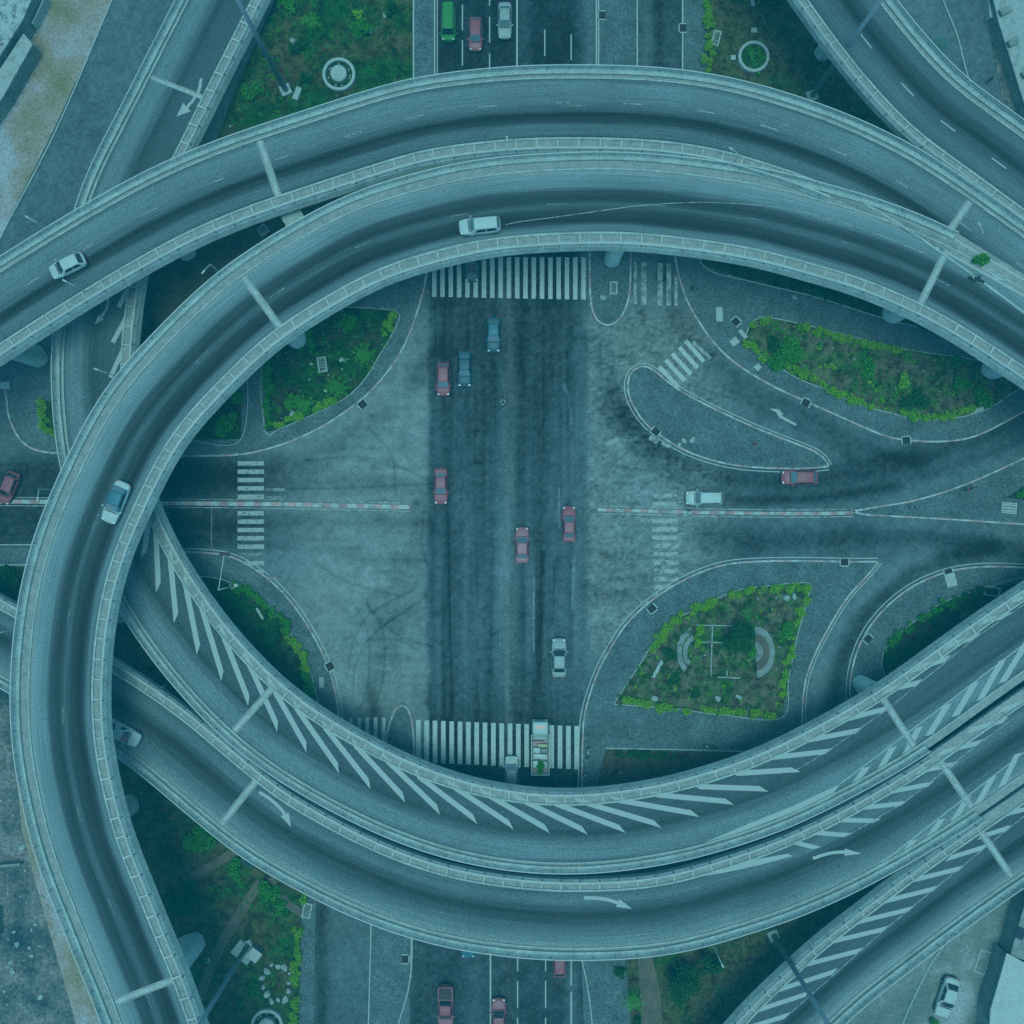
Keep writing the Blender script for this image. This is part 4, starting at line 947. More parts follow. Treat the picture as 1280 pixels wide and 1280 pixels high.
goods = [((1.15, 0), (.55, 1.9, .5), 'silver', 'wide pale crate just behind the truck cab'), ((.62, .25), (.3, 1.4, .45), 'goods_red', 'pale reddish bale second behind the truck cab'), ((.2, -.3), (.4, 1.3, .5), 'goods_yellow', 'pale yellowish bale in the middle of the truck bed'),
         ((-.4, .45), (.7, .9, .5), 'white', 'white square sack stacked in the middle of the truck bed'), ((-.45, -.5), (.6, .85, .42), 'grey', 'grey sack beside the white square sack on the truck'), ((-1.15, 0), (.65, 1.8, .46), 'white', 'long white sack across the truck bed in front of the plant'),
         ((-2.1, .6), (.9, .7, .5), 'white', 'white crate left of the plant on the truck'), ((-2.2, -.6), (.9, .7, .45), 'silver', 'pale crate right of the plant on the truck')]
P['goods_red'] = car_paint('bale_red', (.26, .18, .17), .6); P['goods_yellow'] = car_paint('bale_yellow', (.22, .36, .2), .6)
tb = W(675, 931, 0)
for (x, y), d, m, lb in goods:
    o = MB().box((0, 0, d[2] / 2), (d[1], d[0], d[2]), rng.normal(0, .04), .94).build('sack' if 'sack' in lb else ('bale' if 'bale' in lb else 'crate'), P[m]); o.location = (tb.x + (-y), tb.y + x, .83)
    fix(o, True, .07); tag(o, lb, 'cargo', 'goods on the truck bed')

# ------------------------------------------------------------------ people and motorbikes
def skin_person(name, joints, edges, radii, mats, zsplit):
    me = bpy.data.meshes.new('tmp'); me.from_pydata(joints, edges, []); o = bpy.data.objects.new('tmp', me); COL.objects.link(o)
    m = o.modifiers.new('skin', 'SKIN'); m.use_smooth_shade = True
    lay = me.skin_vertices[0].data
    for i, r in enumerate(radii): lay[i].radius = (r, r); lay[i].use_root = (i == 0)
    sb = o.modifiers.new('sub', 'SUBSURF'); sb.levels = 1
    dg = bpy.context.evaluated_depsgraph_get(); dg.update(); me2 = bpy.data.meshes.new_from_object(o.evaluated_get(dg)); bpy.data.objects.remove(o)
    me2.materials.clear()
    for q in mats: me2.materials.append(q)
    c = np.zeros(len(me2.polygons) * 3, np.float32); me2.polygons.foreach_get('center', c); c = c.reshape(-1, 3)
    me2.polygons.foreach_set('material_index', [zsplit(p) for p in c]); me2.polygons.foreach_set('use_smooth', [True] * len(me2.polygons))
    me2.name = 'person'; return me2
M['skin'] = flat('skin', (.06, .07, .06), .6); M['hair'] = flat('black_hair', (.01, .02, .02), .7)
CL = {'white': flat('white_cloth', tint(.5), .9), 'blue': flat('blue_cloth', (.03, .14, .25), .9), 'dark': flat('dark_cloth', (.02, .06, .07), .9), 'red': flat('red_cloth', (.3, .09, .1), .9), 'pale': flat('pale_cloth', tint(.35), .9)}
def person(px, py, z, ang, shirt, trousers, label, pose='stand', group='people on foot'):
    st = .16 if pose == 'walk' else .03
    if pose == 'ride':
        hip = .82; J = [(0, 0, hip), (.02, 0, hip + .18), (.06, 0, hip + .38), (.1, 0, hip + .52), (.13, 0, hip + .6), (.17, 0, hip + .74),
            (0, .1, hip - .02), (.38, .17, hip - .1), (.3, .18, .4), (.42, .18, .36), (0, -.1, hip - .02), (.38, -.17, hip - .1), (.3, -.18, .4), (.42, -.18, .36),
            (.08, .2, hip + .46), (.26, .3, hip + .24), (.52, .28, hip + .2), (.6, .27, hip + .2), (.08, -.2, hip + .46), (.26, -.3, hip + .24), (.52, -.28, hip + .2), (.6, -.27, hip + .2)]
    else:
        hip = .9; J = [(0, 0, hip), (0, 0, hip + .2), (0, 0, hip + .42), (0, 0, hip + .55), (.02, 0, hip + .62), (.03, 0, hip + .76),
            (0, .1, hip - .05), (st * .7, .1, .48), (st * .6, .1, .08), (st * .6 + .15, .1, .05), (0, -.1, hip - .05), (-st * .3, -.1, .48), (-st, -.1, .08), (-st + .15, -.1, .05),
            (0, .19, hip + .48), (-st * .5, .25, hip + .2), (.06 - st * .4, .26, hip - .05), (.08 - st * .4, .26, hip - .13), (0, -.19, hip + .48), (st * .5, -.25, hip + .2), (.06 + st, -.26, hip - .05), (.08 + st, -.26, hip - .13)]
    E_ = [(0, 1), (1, 2), (2, 3), (3, 4), (4, 5), (0, 6), (6, 7), (7, 8), (8, 9), (0, 10), (10, 11), (11, 12), (12, 13), (3, 14), (14, 15), (15, 16), (16, 17), (3, 18), (18, 19), (19, 20), (20, 21)]
    r = [.14, .13, .15, .1, .055, .1, .09, .065, .045, .04, .09, .065, .045, .04, .065, .048, .032, .03, .065, .048, .032, .03]
    for h, wr in ((17, 16), (21, 20)): # five fingers on each hand
        p = Vector(J[h]); d = (p - Vector(J[wr])).normalized(); side = Vector((1, 0, 0)) if abs(d.z) > .5 else Vector((0, 1, 0))
        for k, ln in ((-1.5, .05), (-.5, .07), (.5, .075), (1.5, .06), (2.6, .045)):
            b = p + side * k * .014; J.append(tuple(b + d * ln * .5)); E_.append((h, len(J) - 1)); r.append(.011); J.append(tuple(b + d * ln + Vector((.012, 0, 0)))); E_.append((len(J) - 2, len(J) - 1)); r.append(.009)
    hz_ = J[5][2]
    def zs(c):
        if c[2] > J[4][2] - .03: return 0
        if pose == 'ride':
            if c[2] > hip - .01 and abs(c[1]) < .33 and c[0] < .45: return 1
            return 2 if c[0] < .5 else 0
        if c[2] < .1: return 3
        if abs(c[1]) > .2 and c[2] < hip + .22: return 0
        return 1 if c[2] > hip + .02 else 2
    me = skin_person('person', J, E_, r, [M['skin'], CL[shirt], CL[trousers], M['trim']], zs)
    o = bpy.data.objects.new('person', me); link(o); o.location = W(px, py, z); o.location.z = z; o.rotation_euler = (0, 0, ang); tag(o, label, 'person', group)
    hx = J[5]; hair = MB().lathe([(.06, -.02), (.112, .02), (.105, .08), (.06, .125), (.01, .135)], (hx[0] - .015, hx[1], hx[2]), 14).build('helmet' if pose == 'ride' else 'hair', M['hair'], o, True)
    MB().box((hx[0] + .11, 0, hx[2] - .01), (.03, .03, .05)).build('nose', M['skin'], o)
    return o
def motorbike(px, py, z, ang, label, col='dark'):
    root = empty('motorbike', W(px, py, z), ang, label, 'motorbike', 'motorbikes')
    for x in (.62, -.62):
        n = 20; vs = []; fs = []
        for i in range(n):
            for j in range(8):
                t, u = 2 * math.pi * i / n, 2 * math.pi * j / 8; rr = .27 + .055 * math.cos(u); vs.append((x + rr * math.cos(t), .055 * math.sin(u), .33 + rr * math.sin(t)))
        fs = [(i * 8 + j, ((i + 1) % n) * 8 + j, ((i + 1) % n) * 8 + (j + 1) % 8, i * 8 + (j + 1) % 8) for i in range(n) for j in range(8)]
        wh = mesh_obj('wheel', vs, fs, M['tyre'], root, True); MB().tube((x, -.03, .33), (x, .03, .33), .2, n=14).build('rim', M['rim'], wh)
    m = MB(); m.tube((.62, .09, .33), (.42, .07, .95), .03); m.tube((.62, -.09, .33), (.42, -.07, .95), .03); m.build('fork', M['steel_dark'], root)
    fix(MB().box((.16, 0, .8), (.5, .3, .24), 0, .7).build('fuel_tank', P[col], root), True, .06); fix(MB().box((-.32, 0, .78), (.75, .27, .12), 0, .85).build('seat', M['trim'], root), True, .04)
    fix(MB().box((.05, 0, .42), (.5, .24, .36)).build('engine', M['steel_dark'], root), True, .04); MB().tube((-.1, .16, .34), (-.75, .18, .42), .05).build('exhaust', M['rim'], root)
    MB().tube((.46, -.36, 1.02), (.46, .36, 1.02), .02).build('handlebar', M['steel_dark'], root); MB().lathe([(.02, -.07), (.1, -.04), (.1, .06), (.03, .09)], (.56, 0, .86), 12).build('headlight', M['lamp'], root)
    fix(MB().box((-.72, 0, .7), (.3, .16, .06)).build('rear_mudguard', P[col], root), True, .02)
    return root
def rider(px, py, z, ang, lb, lr, col, shirt):
    motorbike(px, py, z, ang, lb, col); person(px, py, z, ang, shirt, 'dark', lr, 'ride', 'motorbike riders')
rider(628.5, 501, 0, -math.pi / 2, 'dark motorbike carrying a white shirted rider on the trunk road', 'person in white shirt riding the motorbike on the trunk road', 'dark', 'white')
rider(1218, 351, ZU, R(160), 'dark motorbike on the loop flyover at the right edge', 'person in dark clothes riding the motorbike on the loop flyover', 'dark', 'dark')
motorbike(887, 932, KZ, R(170), 'parked dark motorbike on the pavement below the hedged garden')
motorbike(734, 941, KZ, R(80), 'small dark motorbike standing by the kerb right of the striped crossing', 'silver')
for px, py, a, sh, tr, lb, ps in ((732, 967, 60, 'white', 'dark', 'person in white shirt at the kerb right of the goods truck', 'stand'), (752.5, 962, 200, 'blue', 'dark', 'person in blue shirt on the bare soil under the garden pavement', 'walk'),
        (774, 963, 120, 'pale', 'blue', 'person in pale shirt rightmost of the group on the bare soil', 'walk'), (771, 952, 10, 'dark', 'dark', 'person in dark clothes standing just above the pale shirted person', 'stand'),
        (941, 556, 30, 'red', 'pale', 'person in red shirt on the teardrop island', 'walk'), (1136, 634, 260, 'white', 'red', 'person in white shirt on the tip of the right traffic island', 'stand'),
        (1205, 612, 0, 'red', 'dark', 'person in red shirt at the kerb of the right traffic island', 'walk'), (1212, 610, 20, 'pale', 'dark', 'person in pale shirt next to the red shirted one on the right island', 'walk'),
        (860, 638, 90, 'dark', 'blue', 'person in dark shirt standing on the right median near the white estate car', 'stand'), (864, 362, 40, 'dark', 'dark', 'person in dark clothes on the pavement right of the faded crossing', 'walk')):
    person(px, py, KZ + (.07 if py == 638 else 0), R(a), sh, tr, lb, ps)

# ------------------------------------------------------------------ masts, lamps, signals
def high_mast(px, py, hgt, label, boxd=None):
    root = empty('light_mast', W(px, py, 0), 0, label, 'light mast', 'tall light masts')
    MB().box((0, 0, .25), (1.3, 1.3, .5), .4).build('foundation', M['slab'], root)
    vs = MB().tube((0, 0, .5), (0, 0, hgt), .36, .16, 14).build('pole', M['mast'], root, True)
    fr = MB().lathe([(.25, -.3), (1.3, -.1), (1.35, .1), (.3, .25)], (0, 0, hgt), 20).build('lamp_ring', M['steel_dark'], root)
    for k in range(8):
        t = k * math.pi / 4; fix(MB().box((1.7 * math.cos(t), 1.7 * math.sin(t), hgt - .1), (.7, .4, .22), t).build('floodlight', M['steel'], root), True, .04)
for x, y, lb in ((358, 114, 'tall light mast on the lawn at top left beside the round basin'), (1014, 121, 'tall light mast beside the green ring planter at top right'), (310, 1181, 'tall light mast on a concrete base at the bottom left lawn'), (966, 1168, 'tall light mast at the bottom right between the two lower flyovers')):
    high_mast(x, y, 30, lb)
def lamp(px, py, z, ang, label, hgt=3.6, tilt=.0):
    root = empty('street_lamp', W(px, py, z), ang, label, 'street lamp', 'lamp posts on the flyover parapets')
    MB().tube((0, 0, 0), (0, 0, hgt), .07, .05).build('pole', M['steel'], root); MB().tube((0, 0, hgt), (.9, 0, hgt + .15), .04).build('arm', M['steel'], root)
    fix(MB().box((1.1, 0, hgt + .16), (.55, .22, .12), 0, .7).build('lamp_head', M['steel'], root), True, .03)
LP = [(917, 204, 'upper arc parapet above the loop flyover'), (634, 197, 'upper arc parapet straight above the trunk road'), (1215, 300, 'gore where the upper flyovers merge'), (60, 287, 'left part of the upper arc parapet'), (272, 338, 'left shoulder of the loop parapet'),
      (106, 364, 'upper arc parapet just right of the white hatchback'), (63, 612, 'loop parapet beside the red hatchback'), (145, 470, 'loop parapet above the hatched flyover'), (206, 857, 'outer parapet of the hatched flyover near the loop'), (892, 1183, 'lower flyover parapet above the bottom right lawn'), (458, 234, 'upper arc parapet left of its pier'), (20, 786, 'loop parapet over the lower flyover at the left edge')]
for k, (x, y, lb) in enumerate(LP):
    z = ZL + .3 if (y > 800 and x > 100) else ZU + .3
    lamp(x, y, z, math.atan2(640 - y, x - 640) + math.pi * (0 if k % 2 else 1) * .5, 'short street lamp on the ' + lb, 2.6)
def signal():
    b = W(293, 732, KZ); root = empty('traffic_signal', b, 0, 'traffic light on a bent pole at the lower left kerb near the striped crossing', 'traffic light')
    MB().box((0, 0, .15), (.9, .7, .3), .3).build('foundation', M['slab'], root); MB().tube((0, 0, .3), (0, 0, 6.6), .12, .08).build('pole', M['steel'], root, True)
    MB().tube((0, 0, 6.5), (.75, 4.1, 6.8), .06).build('arm', M['steel'], root)
    hd = fix(MB().box((.75, 4.2, 6.6), (1.1, .45, .4)).build('signal_head', M['trim'], root), True, .04)
    for k in (-1, 0, 1): MB().tube((.75 + k * .33, 3.96, 6.6), (.75 + k * .33, 3.9, 6.6), .13, n=12).build('lens', M['glass_pale'], hd)
    MB().box((.5, .1, .7), (.5, .4, 1.1), .2).build('control_box', M['steel'], root)
signal()

# ------------------------------------------------------------------ planting
def leaf_cloud(name, blobs, n, size, mat, parent=None, flat_=.5, seed=0, stalk=False):
    """thousands of small leaf quads spread through the volume of several ellipsoids"""
    g = np.random.default_rng(seed + 11); B_ = np.array(blobs, float); vol = B_[:, 3] * B_[:, 4] * B_[:, 5]; k = g.choice(len(B_), n, p=vol / vol.sum())
    d = g.normal(size=(n, 3)); d /= np.linalg.norm(d, axis=1)[:, None]; r = g.random(n) ** .45
    c = B_[k, :3] + d * r[:, None] * B_[k, 3:6]; keep = g.random(n) > .12; c = c[keep]; n = len(c)
    nz = g.normal(size=(n, 3)); nz[:, 2] = np.abs(nz[:, 2]) + flat_; nz /= np.linalg.norm(nz, axis=1)[:, None]
    u = np.cross(nz, g.normal(size=(n, 3))); u /= np.linalg.norm(u, axis=1)[:, None]; v = np.cross(nz, u)
    s = size * g.uniform(.6, 1.35, n)[:, None]; q = np.stack([c - u * s, c + v * s * .55, c + u * s, c - v * s * .55], 1).reshape(-1, 3)
    me = bpy.data.meshes.new(name); me.vertices.add(4 * n); me.vertices.foreach_set('co', q.astype(np.float32).ravel())
    me.loops.add(4 * n); me.loops.foreach_set('vertex_index', np.arange(4 * n, dtype=np.int32)); me.polygons.add(n); me.polygons.foreach_set('loop_start', np.arange(0, 4 * n, 4, dtype=np.int32))
    me.materials.append(mat); me.update(calc_edges=True); return link(bpy.data.objects.new(name, me), parent)
seed = [0]
def hedge(pts, w, h, label, mat='leaf_bright', dens=1.0, group='clipped hedges'):
    seed[0] += 1; Q = spline(pts, 6) if len(pts) > 2 else np.array(pts, float); X = np.stack([(Q[:, 0] - 640) / 10, (640 - Q[:, 1]) / 10], 1)
    X, s = resample(X, .55); g = np.random.default_rng(seed[0]); bl = []; o = X[len(X) // 2]
    for p in X:
        if g.random() < .1: continue
        for _ in range(2): f = g.uniform(.65, 1.3); bl.append((p[0] - o[0] + g.normal(0, w * .22), p[1] - o[1] + g.normal(0, w * .22), h * .5 * f + .05, w * .42 * f, w * .42 * f, h * .5 * f))
    root = empty('hedge', (o[0], o[1], KZ + .05), 0, label, 'hedge', group)
    leaf_cloud('foliage', bl, int(len(bl) * 130 * dens), .085, M[mat], root, .7, seed[0])
    for p in X[1::4]: MB().tube((p[0] - o[0], p[1] - o[1], -.05), (p[0] - o[0] + g.normal(0, .08), p[1] - o[1] + g.normal(0, .08), h * .6), .03, .015, 5).build('stem', M['bark'], root)
for pts, lb, mt in (([(492, 392), (488, 405), (482, 416)], 'short bright hedge at the upper corner of the upper left garden', 'leaf_bright'), ([(336, 450), (336, 490), (335, 534)], 'straight hedge along the left side of the upper left garden', 'leaf_mid'), ([(345, 533), (360, 527), (375, 520)], 'bright low hedge at the bottom tip of the upper left garden', 'leaf_bright'),
        ([(395, 512), (408, 506), (418, 500)], 'short bright hedge by the right kerb of the upper left garden', 'leaf_bright'),
        ([(940, 408), (948, 402), (958, 400)], 'bright hedge at the left tip of the long upper right garden', 'leaf_bright'), ([(1002, 410), (1018, 414), (1034, 418)], 'first hedge piece along the top of the long upper right garden', 'leaf_bright'), ([(1042, 421), (1060, 424), (1080, 430), (1100, 434), (1118, 437)], 'long hedge along the top middle of the long upper right garden', 'leaf_bright'),
        ([(934, 430), (945, 440), (955, 446)], 'hedge on the lower left tip of the long upper right garden', 'leaf_bright'), ([(985, 460), (1000, 468), (1014, 473)], 'hedge left of the gap along the lower side of the long garden', 'leaf_bright'), ([(1026, 481), (1045, 491), (1066, 500), (1085, 507)], 'bright hedge right of the gap along the lower side of the long garden', 'leaf_bright'),
        ([(1125, 516), (1145, 522), (1172, 522), (1190, 518)], 'hedge at the bottom of the long upper right garden', 'leaf_bright'), ([(1198, 516), (1205, 512), (1212, 510)], 'small hedge beside the concrete slab of the long garden', 'leaf_bright'),
        ([(813, 811), (825, 795), (840, 778), (852, 768)], 'bright hedge along the upper left edge of the lower right garden', 'leaf_bright'), ([(862, 766), (876, 758), (890, 752)], 'short hedge near the top of the lower right garden', 'leaf_bright'), ([(915, 742), (940, 737), (965, 735), (1000, 733)], 'bright hedge along the top of the lower right garden', 'leaf_bright'),
        ([(1008, 735), (1003, 755), (995, 778)], 'bright hedge at the upper right corner of the lower right garden', 'leaf_bright'), ([(990, 795), (986, 820), (980, 845), (976, 868)], 'bright hedge down the right side of the lower right garden', 'leaf_bright'), ([(780, 872), (800, 878), (830, 884), (860, 886)], 'bright hedge along the bottom left of the lower right garden', 'leaf_bright'),
        ([(880, 884), (900, 886), (930, 890), (965, 893)], 'bright hedge along the bottom right of the lower right garden', 'leaf_bright'), ([(873, 784), (872, 805)], 'tiny hedge strip left of the cross path in the lower right garden', 'leaf_bright'),
        ([(298, 733), (315, 742), (332, 752)], 'upper end of the curved hedge at lower left', 'leaf_mid'), ([(336, 757), (350, 772), (362, 790)], 'middle piece of the curved hedge at lower left', 'leaf_mid'), ([(365, 797), (376, 815), (383, 835)], 'bright lower piece of the curved hedge at lower left', 'leaf_bright'), ([(383, 838), (386, 855), (388, 868)], 'last small piece of the curved hedge at lower left', 'leaf_mid'),
        ([(1106, 808), (1118, 795), (1138, 780)], 'left piece of the dark hedge beside the right inner ramp', 'leaf_mid'), ([(1150, 772), (1170, 760), (1188, 752)], 'middle piece of the dark hedge beside the right inner ramp', 'leaf_mid'), ([(1195, 750), (1215, 741), (1224, 738)], 'right piece of the dark hedge beside the right inner ramp', 'leaf_dark'),
        ([(884, -10), (884, 15), (884, 35)], 'bright hedge at the very top left of the upper right lawn', 'leaf_bright'), ([(884, 42), (884, 60), (883, 88)], 'bright hedge below the first one on the upper right lawn', 'leaf_bright'),
        ([(372, 1158), (374, 1185), (370, 1225)], 'bright hedge by the bottom left kerb beside the rock ring', 'leaf_bright'), ([(372, 1248), (370, 1275), (366, 1310)], 'bright hedge in the bottom left beside the round basin', 'leaf_bright'),
        ([(57, 506), (54, 520), (58, 534), (66, 542)], 'curved bright hedge hugging the hatched flyover at the left', 'leaf_bright'), ([(772, 941), (800, 943), (836, 942)], 'ragged dark hedge on the bare soil right of the lower striped crossing', 'leaf_dark'), ([(1266, 622), (1276, 616), (1290, 610)], 'small hedge on the right traffic island at the edge', 'leaf_mid')):
    hedge(pts, 1.0, .8, lb, mt)
def bush(px, py, rad, h, label, mat, n=900, name='shrub', cat='shrub', z=KZ, lobes=7, ls=.12, trunk=True, group='shrubs and small trees'):
    seed[0] += 1; g = np.random.default_rng(seed[0] * 3); p = W(px, py, z); root = empty(name, (p.x, p.y, z), 0, label, cat, group); bl = []
    for k in range(lobes):
        t = g.uniform(0, 6.28); r = rad * g.uniform(.25, .85); f = g.uniform(.28, .55) * rad; bl.append((r * math.cos(t), r * math.sin(t), h * g.uniform(.35, .85), f, f, f * .75))
    bl.append((0, 0, h * .75, rad * .5, rad * .5, h * .25))
    leaf_cloud('crown', bl, n, ls, M[mat], root, .5, seed[0]); m = MB(); m.tube((0, 0, -.05), (0, 0, h * .6), .05 + h * .018, .04, 8)
    for b in bl[:5]: m.tube((0, 0, h * .3), (b[0], b[1], b[2]), .04, .015, 5)
    m.build('trunk', M['bark'], root, True)
for a in ((926, 790, 2.1, 4.5, 'big dark tree in the middle of the lower right garden', 'leaf_dark', 5200, 'tree', 'tree'), (912, 805, 1.3, 3.2, 'lower dark tree touching the big one in the lower right garden', 'leaf_dark', 2200, 'tree', 'tree'), (935, 812, .9, 1.6, 'bright green shrub under the big dark tree', 'leaf_mid', 900, 'shrub', 'shrub'),
          (240, 1112, 2.6, 5, 'big dark tree in the bottom left garden', 'leaf_dark', 6000, 'tree', 'tree'), (248, 1048, 2.0, 1.6, 'wide green shrub under the lower flyover parapet at bottom left', 'leaf_mid', 3600, 'shrub', 'shrub'), (212, 1068, 1.3, 1.0, 'low dark shrub left of the wide green shrub at bottom left', 'leaf_dark', 1400, 'shrub', 'shrub'),
          (292, 1085, 1.3, .7, 'yellowish green shrub between the two trodden paths at bottom left', 'leaf_mid', 1300, 'shrub', 'shrub'), (338, 1118, 1.6, .8, 'light green shrub right of the trodden path at bottom left', 'leaf_mid', 1700, 'shrub', 'shrub'), (350, 1130, .9, .6, 'small green shrub beside the light green one at bottom left', 'leaf_mid', 700, 'shrub', 'shrub'), (379, 1122, .7, .8, 'small bright shrub above the framed slab at bottom left', 'leaf_bright', 600, 'shrub', 'shrub'),
          (850, 1216, 2.4, 4, 'large dark tree in the bottom right lawn', 'leaf_dark', 5200, 'tree', 'tree'), (882, 1200, 1.4, 3, 'smaller dark tree right of the large one under the lower flyover', 'leaf_dark', 2000, 'tree', 'tree'), (775, 1213, .7, 1.2, 'dark shrub at the upper end of the bottom right kerb strip', 'leaf_dark', 700, 'shrub', 'shrub'), (796, 1275, .9, 1.0, 'dark shrub at the bottom edge left of the sandy path', 'leaf_dark', 900, 'shrub', 'shrub'),
          (1236, 18, 0, 0, '', '', 0), (958, 10, 1.6, 3.4, 'dark conical tree on the upper right lawn near the top edge', 'leaf_dark', 2600, 'tree', 'tree'), (452, 38, 1.2, 1.2, 'bright flowering shrub in the middle of the upper left lawn', 'leaf_mid', 1300, 'shrub', 'shrub'), (448, 22, .7, 1.0, 'small yellow green shrub above the flowering one on the upper left lawn', 'leaf_bright', 600, 'shrub', 'shrub'),
          (362, 12, .9, 1.0, 'round green shrub near the top of the upper left lawn', 'leaf_mid', 800, 'shrub', 'shrub'), (487, 12, .9, 1.6, 'dark shrub near the top right of the upper left lawn', 'leaf_dark', 900, 'shrub', 'shrub'), (372, 60, 1.3, .7, 'low dark shrub left of the tall light mast at top left', 'leaf_dark', 1100, 'shrub', 'shrub'), (314, 115, 1.4, .6, 'low green shrub by the top left retaining wall', 'leaf_mid', 1100, 'shrub', 'shrub'),
          (380, 102, 1.0, .8, 'dark shrub between the mast and the round basin', 'leaf_dark', 900, 'shrub', 'shrub'), (285, 528, 1.5, 2.0, 'green shrub on the left garden strip beside the loop', 'leaf_mid', 2400, 'shrub', 'shrub'), (296, 498, .9, 1.4, 'narrow shrub above the green one on the left garden strip', 'leaf_mid', 900, 'shrub', 'shrub'),
          (436, 405, 1.3, 1.0, 'green shrub at the top of the upper left garden', 'leaf_mid', 1300, 'shrub', 'shrub'), (385, 422, 1.2, 1.2, 'green shrub beside the pier in the upper left garden', 'leaf_mid', 1200, 'shrub', 'shrub'), (360, 470, 1.3, .8, 'dark low shrub in the middle of the upper left garden', 'leaf_dark', 1100, 'shrub', 'shrub'), (370, 505, 1.1, .9, 'green shrub near the rocks in the upper left garden', 'leaf_mid', 1100, 'shrub', 'shrub'),
          (985, 443, 2.3, 1.5, 'big leafy shrub on the left part of the long upper right garden', 'leaf_mid', 3600, 'shrub', 'shrub'), (965, 430, 1.1, 1.0, 'dark shrub left of the big leafy one in the long garden', 'leaf_dark', 1000, 'shrub', 'shrub'), (1140, 500, 1.9, 1.0, 'dark green shrub near the bottom of the long garden', 'leaf_dark', 2400, 'shrub', 'shrub'), (1085, 462, 1.2, .6, 'small green shrub in the centre of the long garden', 'leaf_mid', 1000, 'shrub', 'shrub'),
          (1225, 498, 1.3, 1.0, 'green shrub at the right end of the long garden', 'leaf_mid', 1300, 'shrub', 'shrub'), (1203, 480, 1.2, 1.0, 'green shrub above the right end of the long garden', 'leaf_mid', 1100, 'shrub', 'shrub'), (1195, 452, .8, .6, 'tiny shrub on the upper right of the long garden', 'leaf_mid', 500, 'shrub', 'shrub'), (1126, 478, .9, .8, 'bright small shrub beside the trodden gap of the long garden', 'leaf_bright', 700, 'shrub', 'shrub'),
          (838, 818, 1.0, .6, 'dark shrub on the left of the lower right garden', 'leaf_dark', 900, 'shrub', 'shrub'), (842, 847, .9, .5, 'dark low shrub near the bottom left of the lower right garden', 'leaf_dark', 800, 'shrub', 'shrub'), (868, 865, .9, .5, 'dark low shrub at the bottom of the lower right garden', 'leaf_dark', 800, 'shrub', 'shrub'), (984, 788, 1.0, .9, 'green shrub spilling from the right hedge of the lower right garden', 'leaf_mid', 900, 'shrub', 'shrub'),
          (15, 722, 1.5, 1.0, 'dark shrub on the left edge verge above the lower flyover', 'leaf_dark', 1700, 'shrub', 'shrub'), (340, 790, 1.7, .8, 'dark low shrub beside the curved hedge at lower left', 'leaf_dark', 1700, 'shrub', 'shrub'), (1207, 770, .8, .5, 'small dry shrub in the right inner ramp garden', 'leaf_dry', 500, 'shrub', 'shrub')):
    if a[2]: bush(a[0], a[1], a[2], a[3], a[4], a[5], a[6], a[7], a[8])
bush(1224, 327, .8, .9, 'small green potted shrub at the tip where the upper flyovers merge', 'leaf_mid', 700, z=ZU + .06)
bush(675.5, 958, .75, .8, 'green plant carried at the rear of the goods truck', 'leaf_mid', 700, 'plant', 'plant', z=.84)
def palm(px, py, h, r, label):
    seed[0] += 1; g = np.random.default_rng(seed[0]); p = W(px, py, KZ); root = empty('palm', p, 0, label, 'palm', 'young palms')
    MB().tube((0, 0, -.05), (0, 0, h), .16, .11, 10).build('trunk', M['bark'], root, True)
    for k in range(11):
        t = 2 * math.pi * k / 11 + g.normal(0, .15); up = g.uniform(.2, .7); L = r * g.uniform(.8, 1.15); vs = []; fs = []; n = 12; wd = .34
        for i in range(n + 1):
            s = i / n; d = L * s; z = h + up * math.sin(s * 1.6) * L * .45 - .35 * L * s * s; c = Vector((d * math.cos(t), d * math.sin(t), z)); q = Vector((-math.sin(t), math.cos(t), 0))
            if i < n:
                lw = wd * math.sin(math.pi * min(1, .15 + s * .9)) + .03; f = Vector((math.cos(t), math.sin(t), 0)) * L / n
                for sg in (-1, 1): b = len(vs); vs += [c, c + f * .55, c + q * sg * lw + f * .9 - Vector((0, 0, .1))]; fs.append((b, b + 1, b + 2) if sg < 0 else (b, b + 2, b + 1))
        mesh_obj('frond', vs, fs, M['leaf_mid'], root)
for a in ((457, 447, 1.6, 1.9, 'young palm on the right side of the upper left garden'), (423, 487, 1.4, 2.0, 'young palm near the lower right kerb of the upper left garden'), (383, 508, 1.2, 1.6, 'young palm near the bottom tip of the upper left garden'), (393, 35, 1.6, 1.5, 'young palm in the middle of the upper left lawn'), (789, 1243, 1.8, 1.7, 'young palm beside the sandy path at the bottom')):
    palm(*a)
def weeds(name, poly, n, mat, size=.12, sd=1):
    """countless low weeds growing over a bed"""
    g = np.random.default_rng(sd); Pg = np.array(poly, float); lo, hi = Pg.min(0), Pg.max(0); pts = g.uniform(lo, hi, (n * 3, 2)); ins = np.zeros(len(pts), bool); j = len(Pg) - 1
    for i in range(len(Pg)):
        a, b = Pg[i], Pg[j]; c = ((a[1] > pts[:, 1]) != (b[1] > pts[:, 1])); ins ^= c & (pts[:, 0] < (b[0] - a[0]) * (pts[:, 1] - a[1]) / (b[1] - a[1] + 1e-9) + a[0]); j = i
    pts = pts[ins]; cl = g.uniform(lo, hi, (60, 2)); d = np.min(np.linalg.norm(pts[:, None] - cl[None], axis=2), axis=1); pts = pts[d < g.exponential(7, len(pts)) + 1][:n]
    bl = [((x - 640) / 10, (640 - y) / 10, KZ + .12, g.uniform(.15, .4), g.uniform(.15, .4), .12) for x, y in pts]
    o = leaf_cloud(name, bl, len(bl) * 22, size, M[mat], None, .8, sd); o['kind'] = 'stuff'
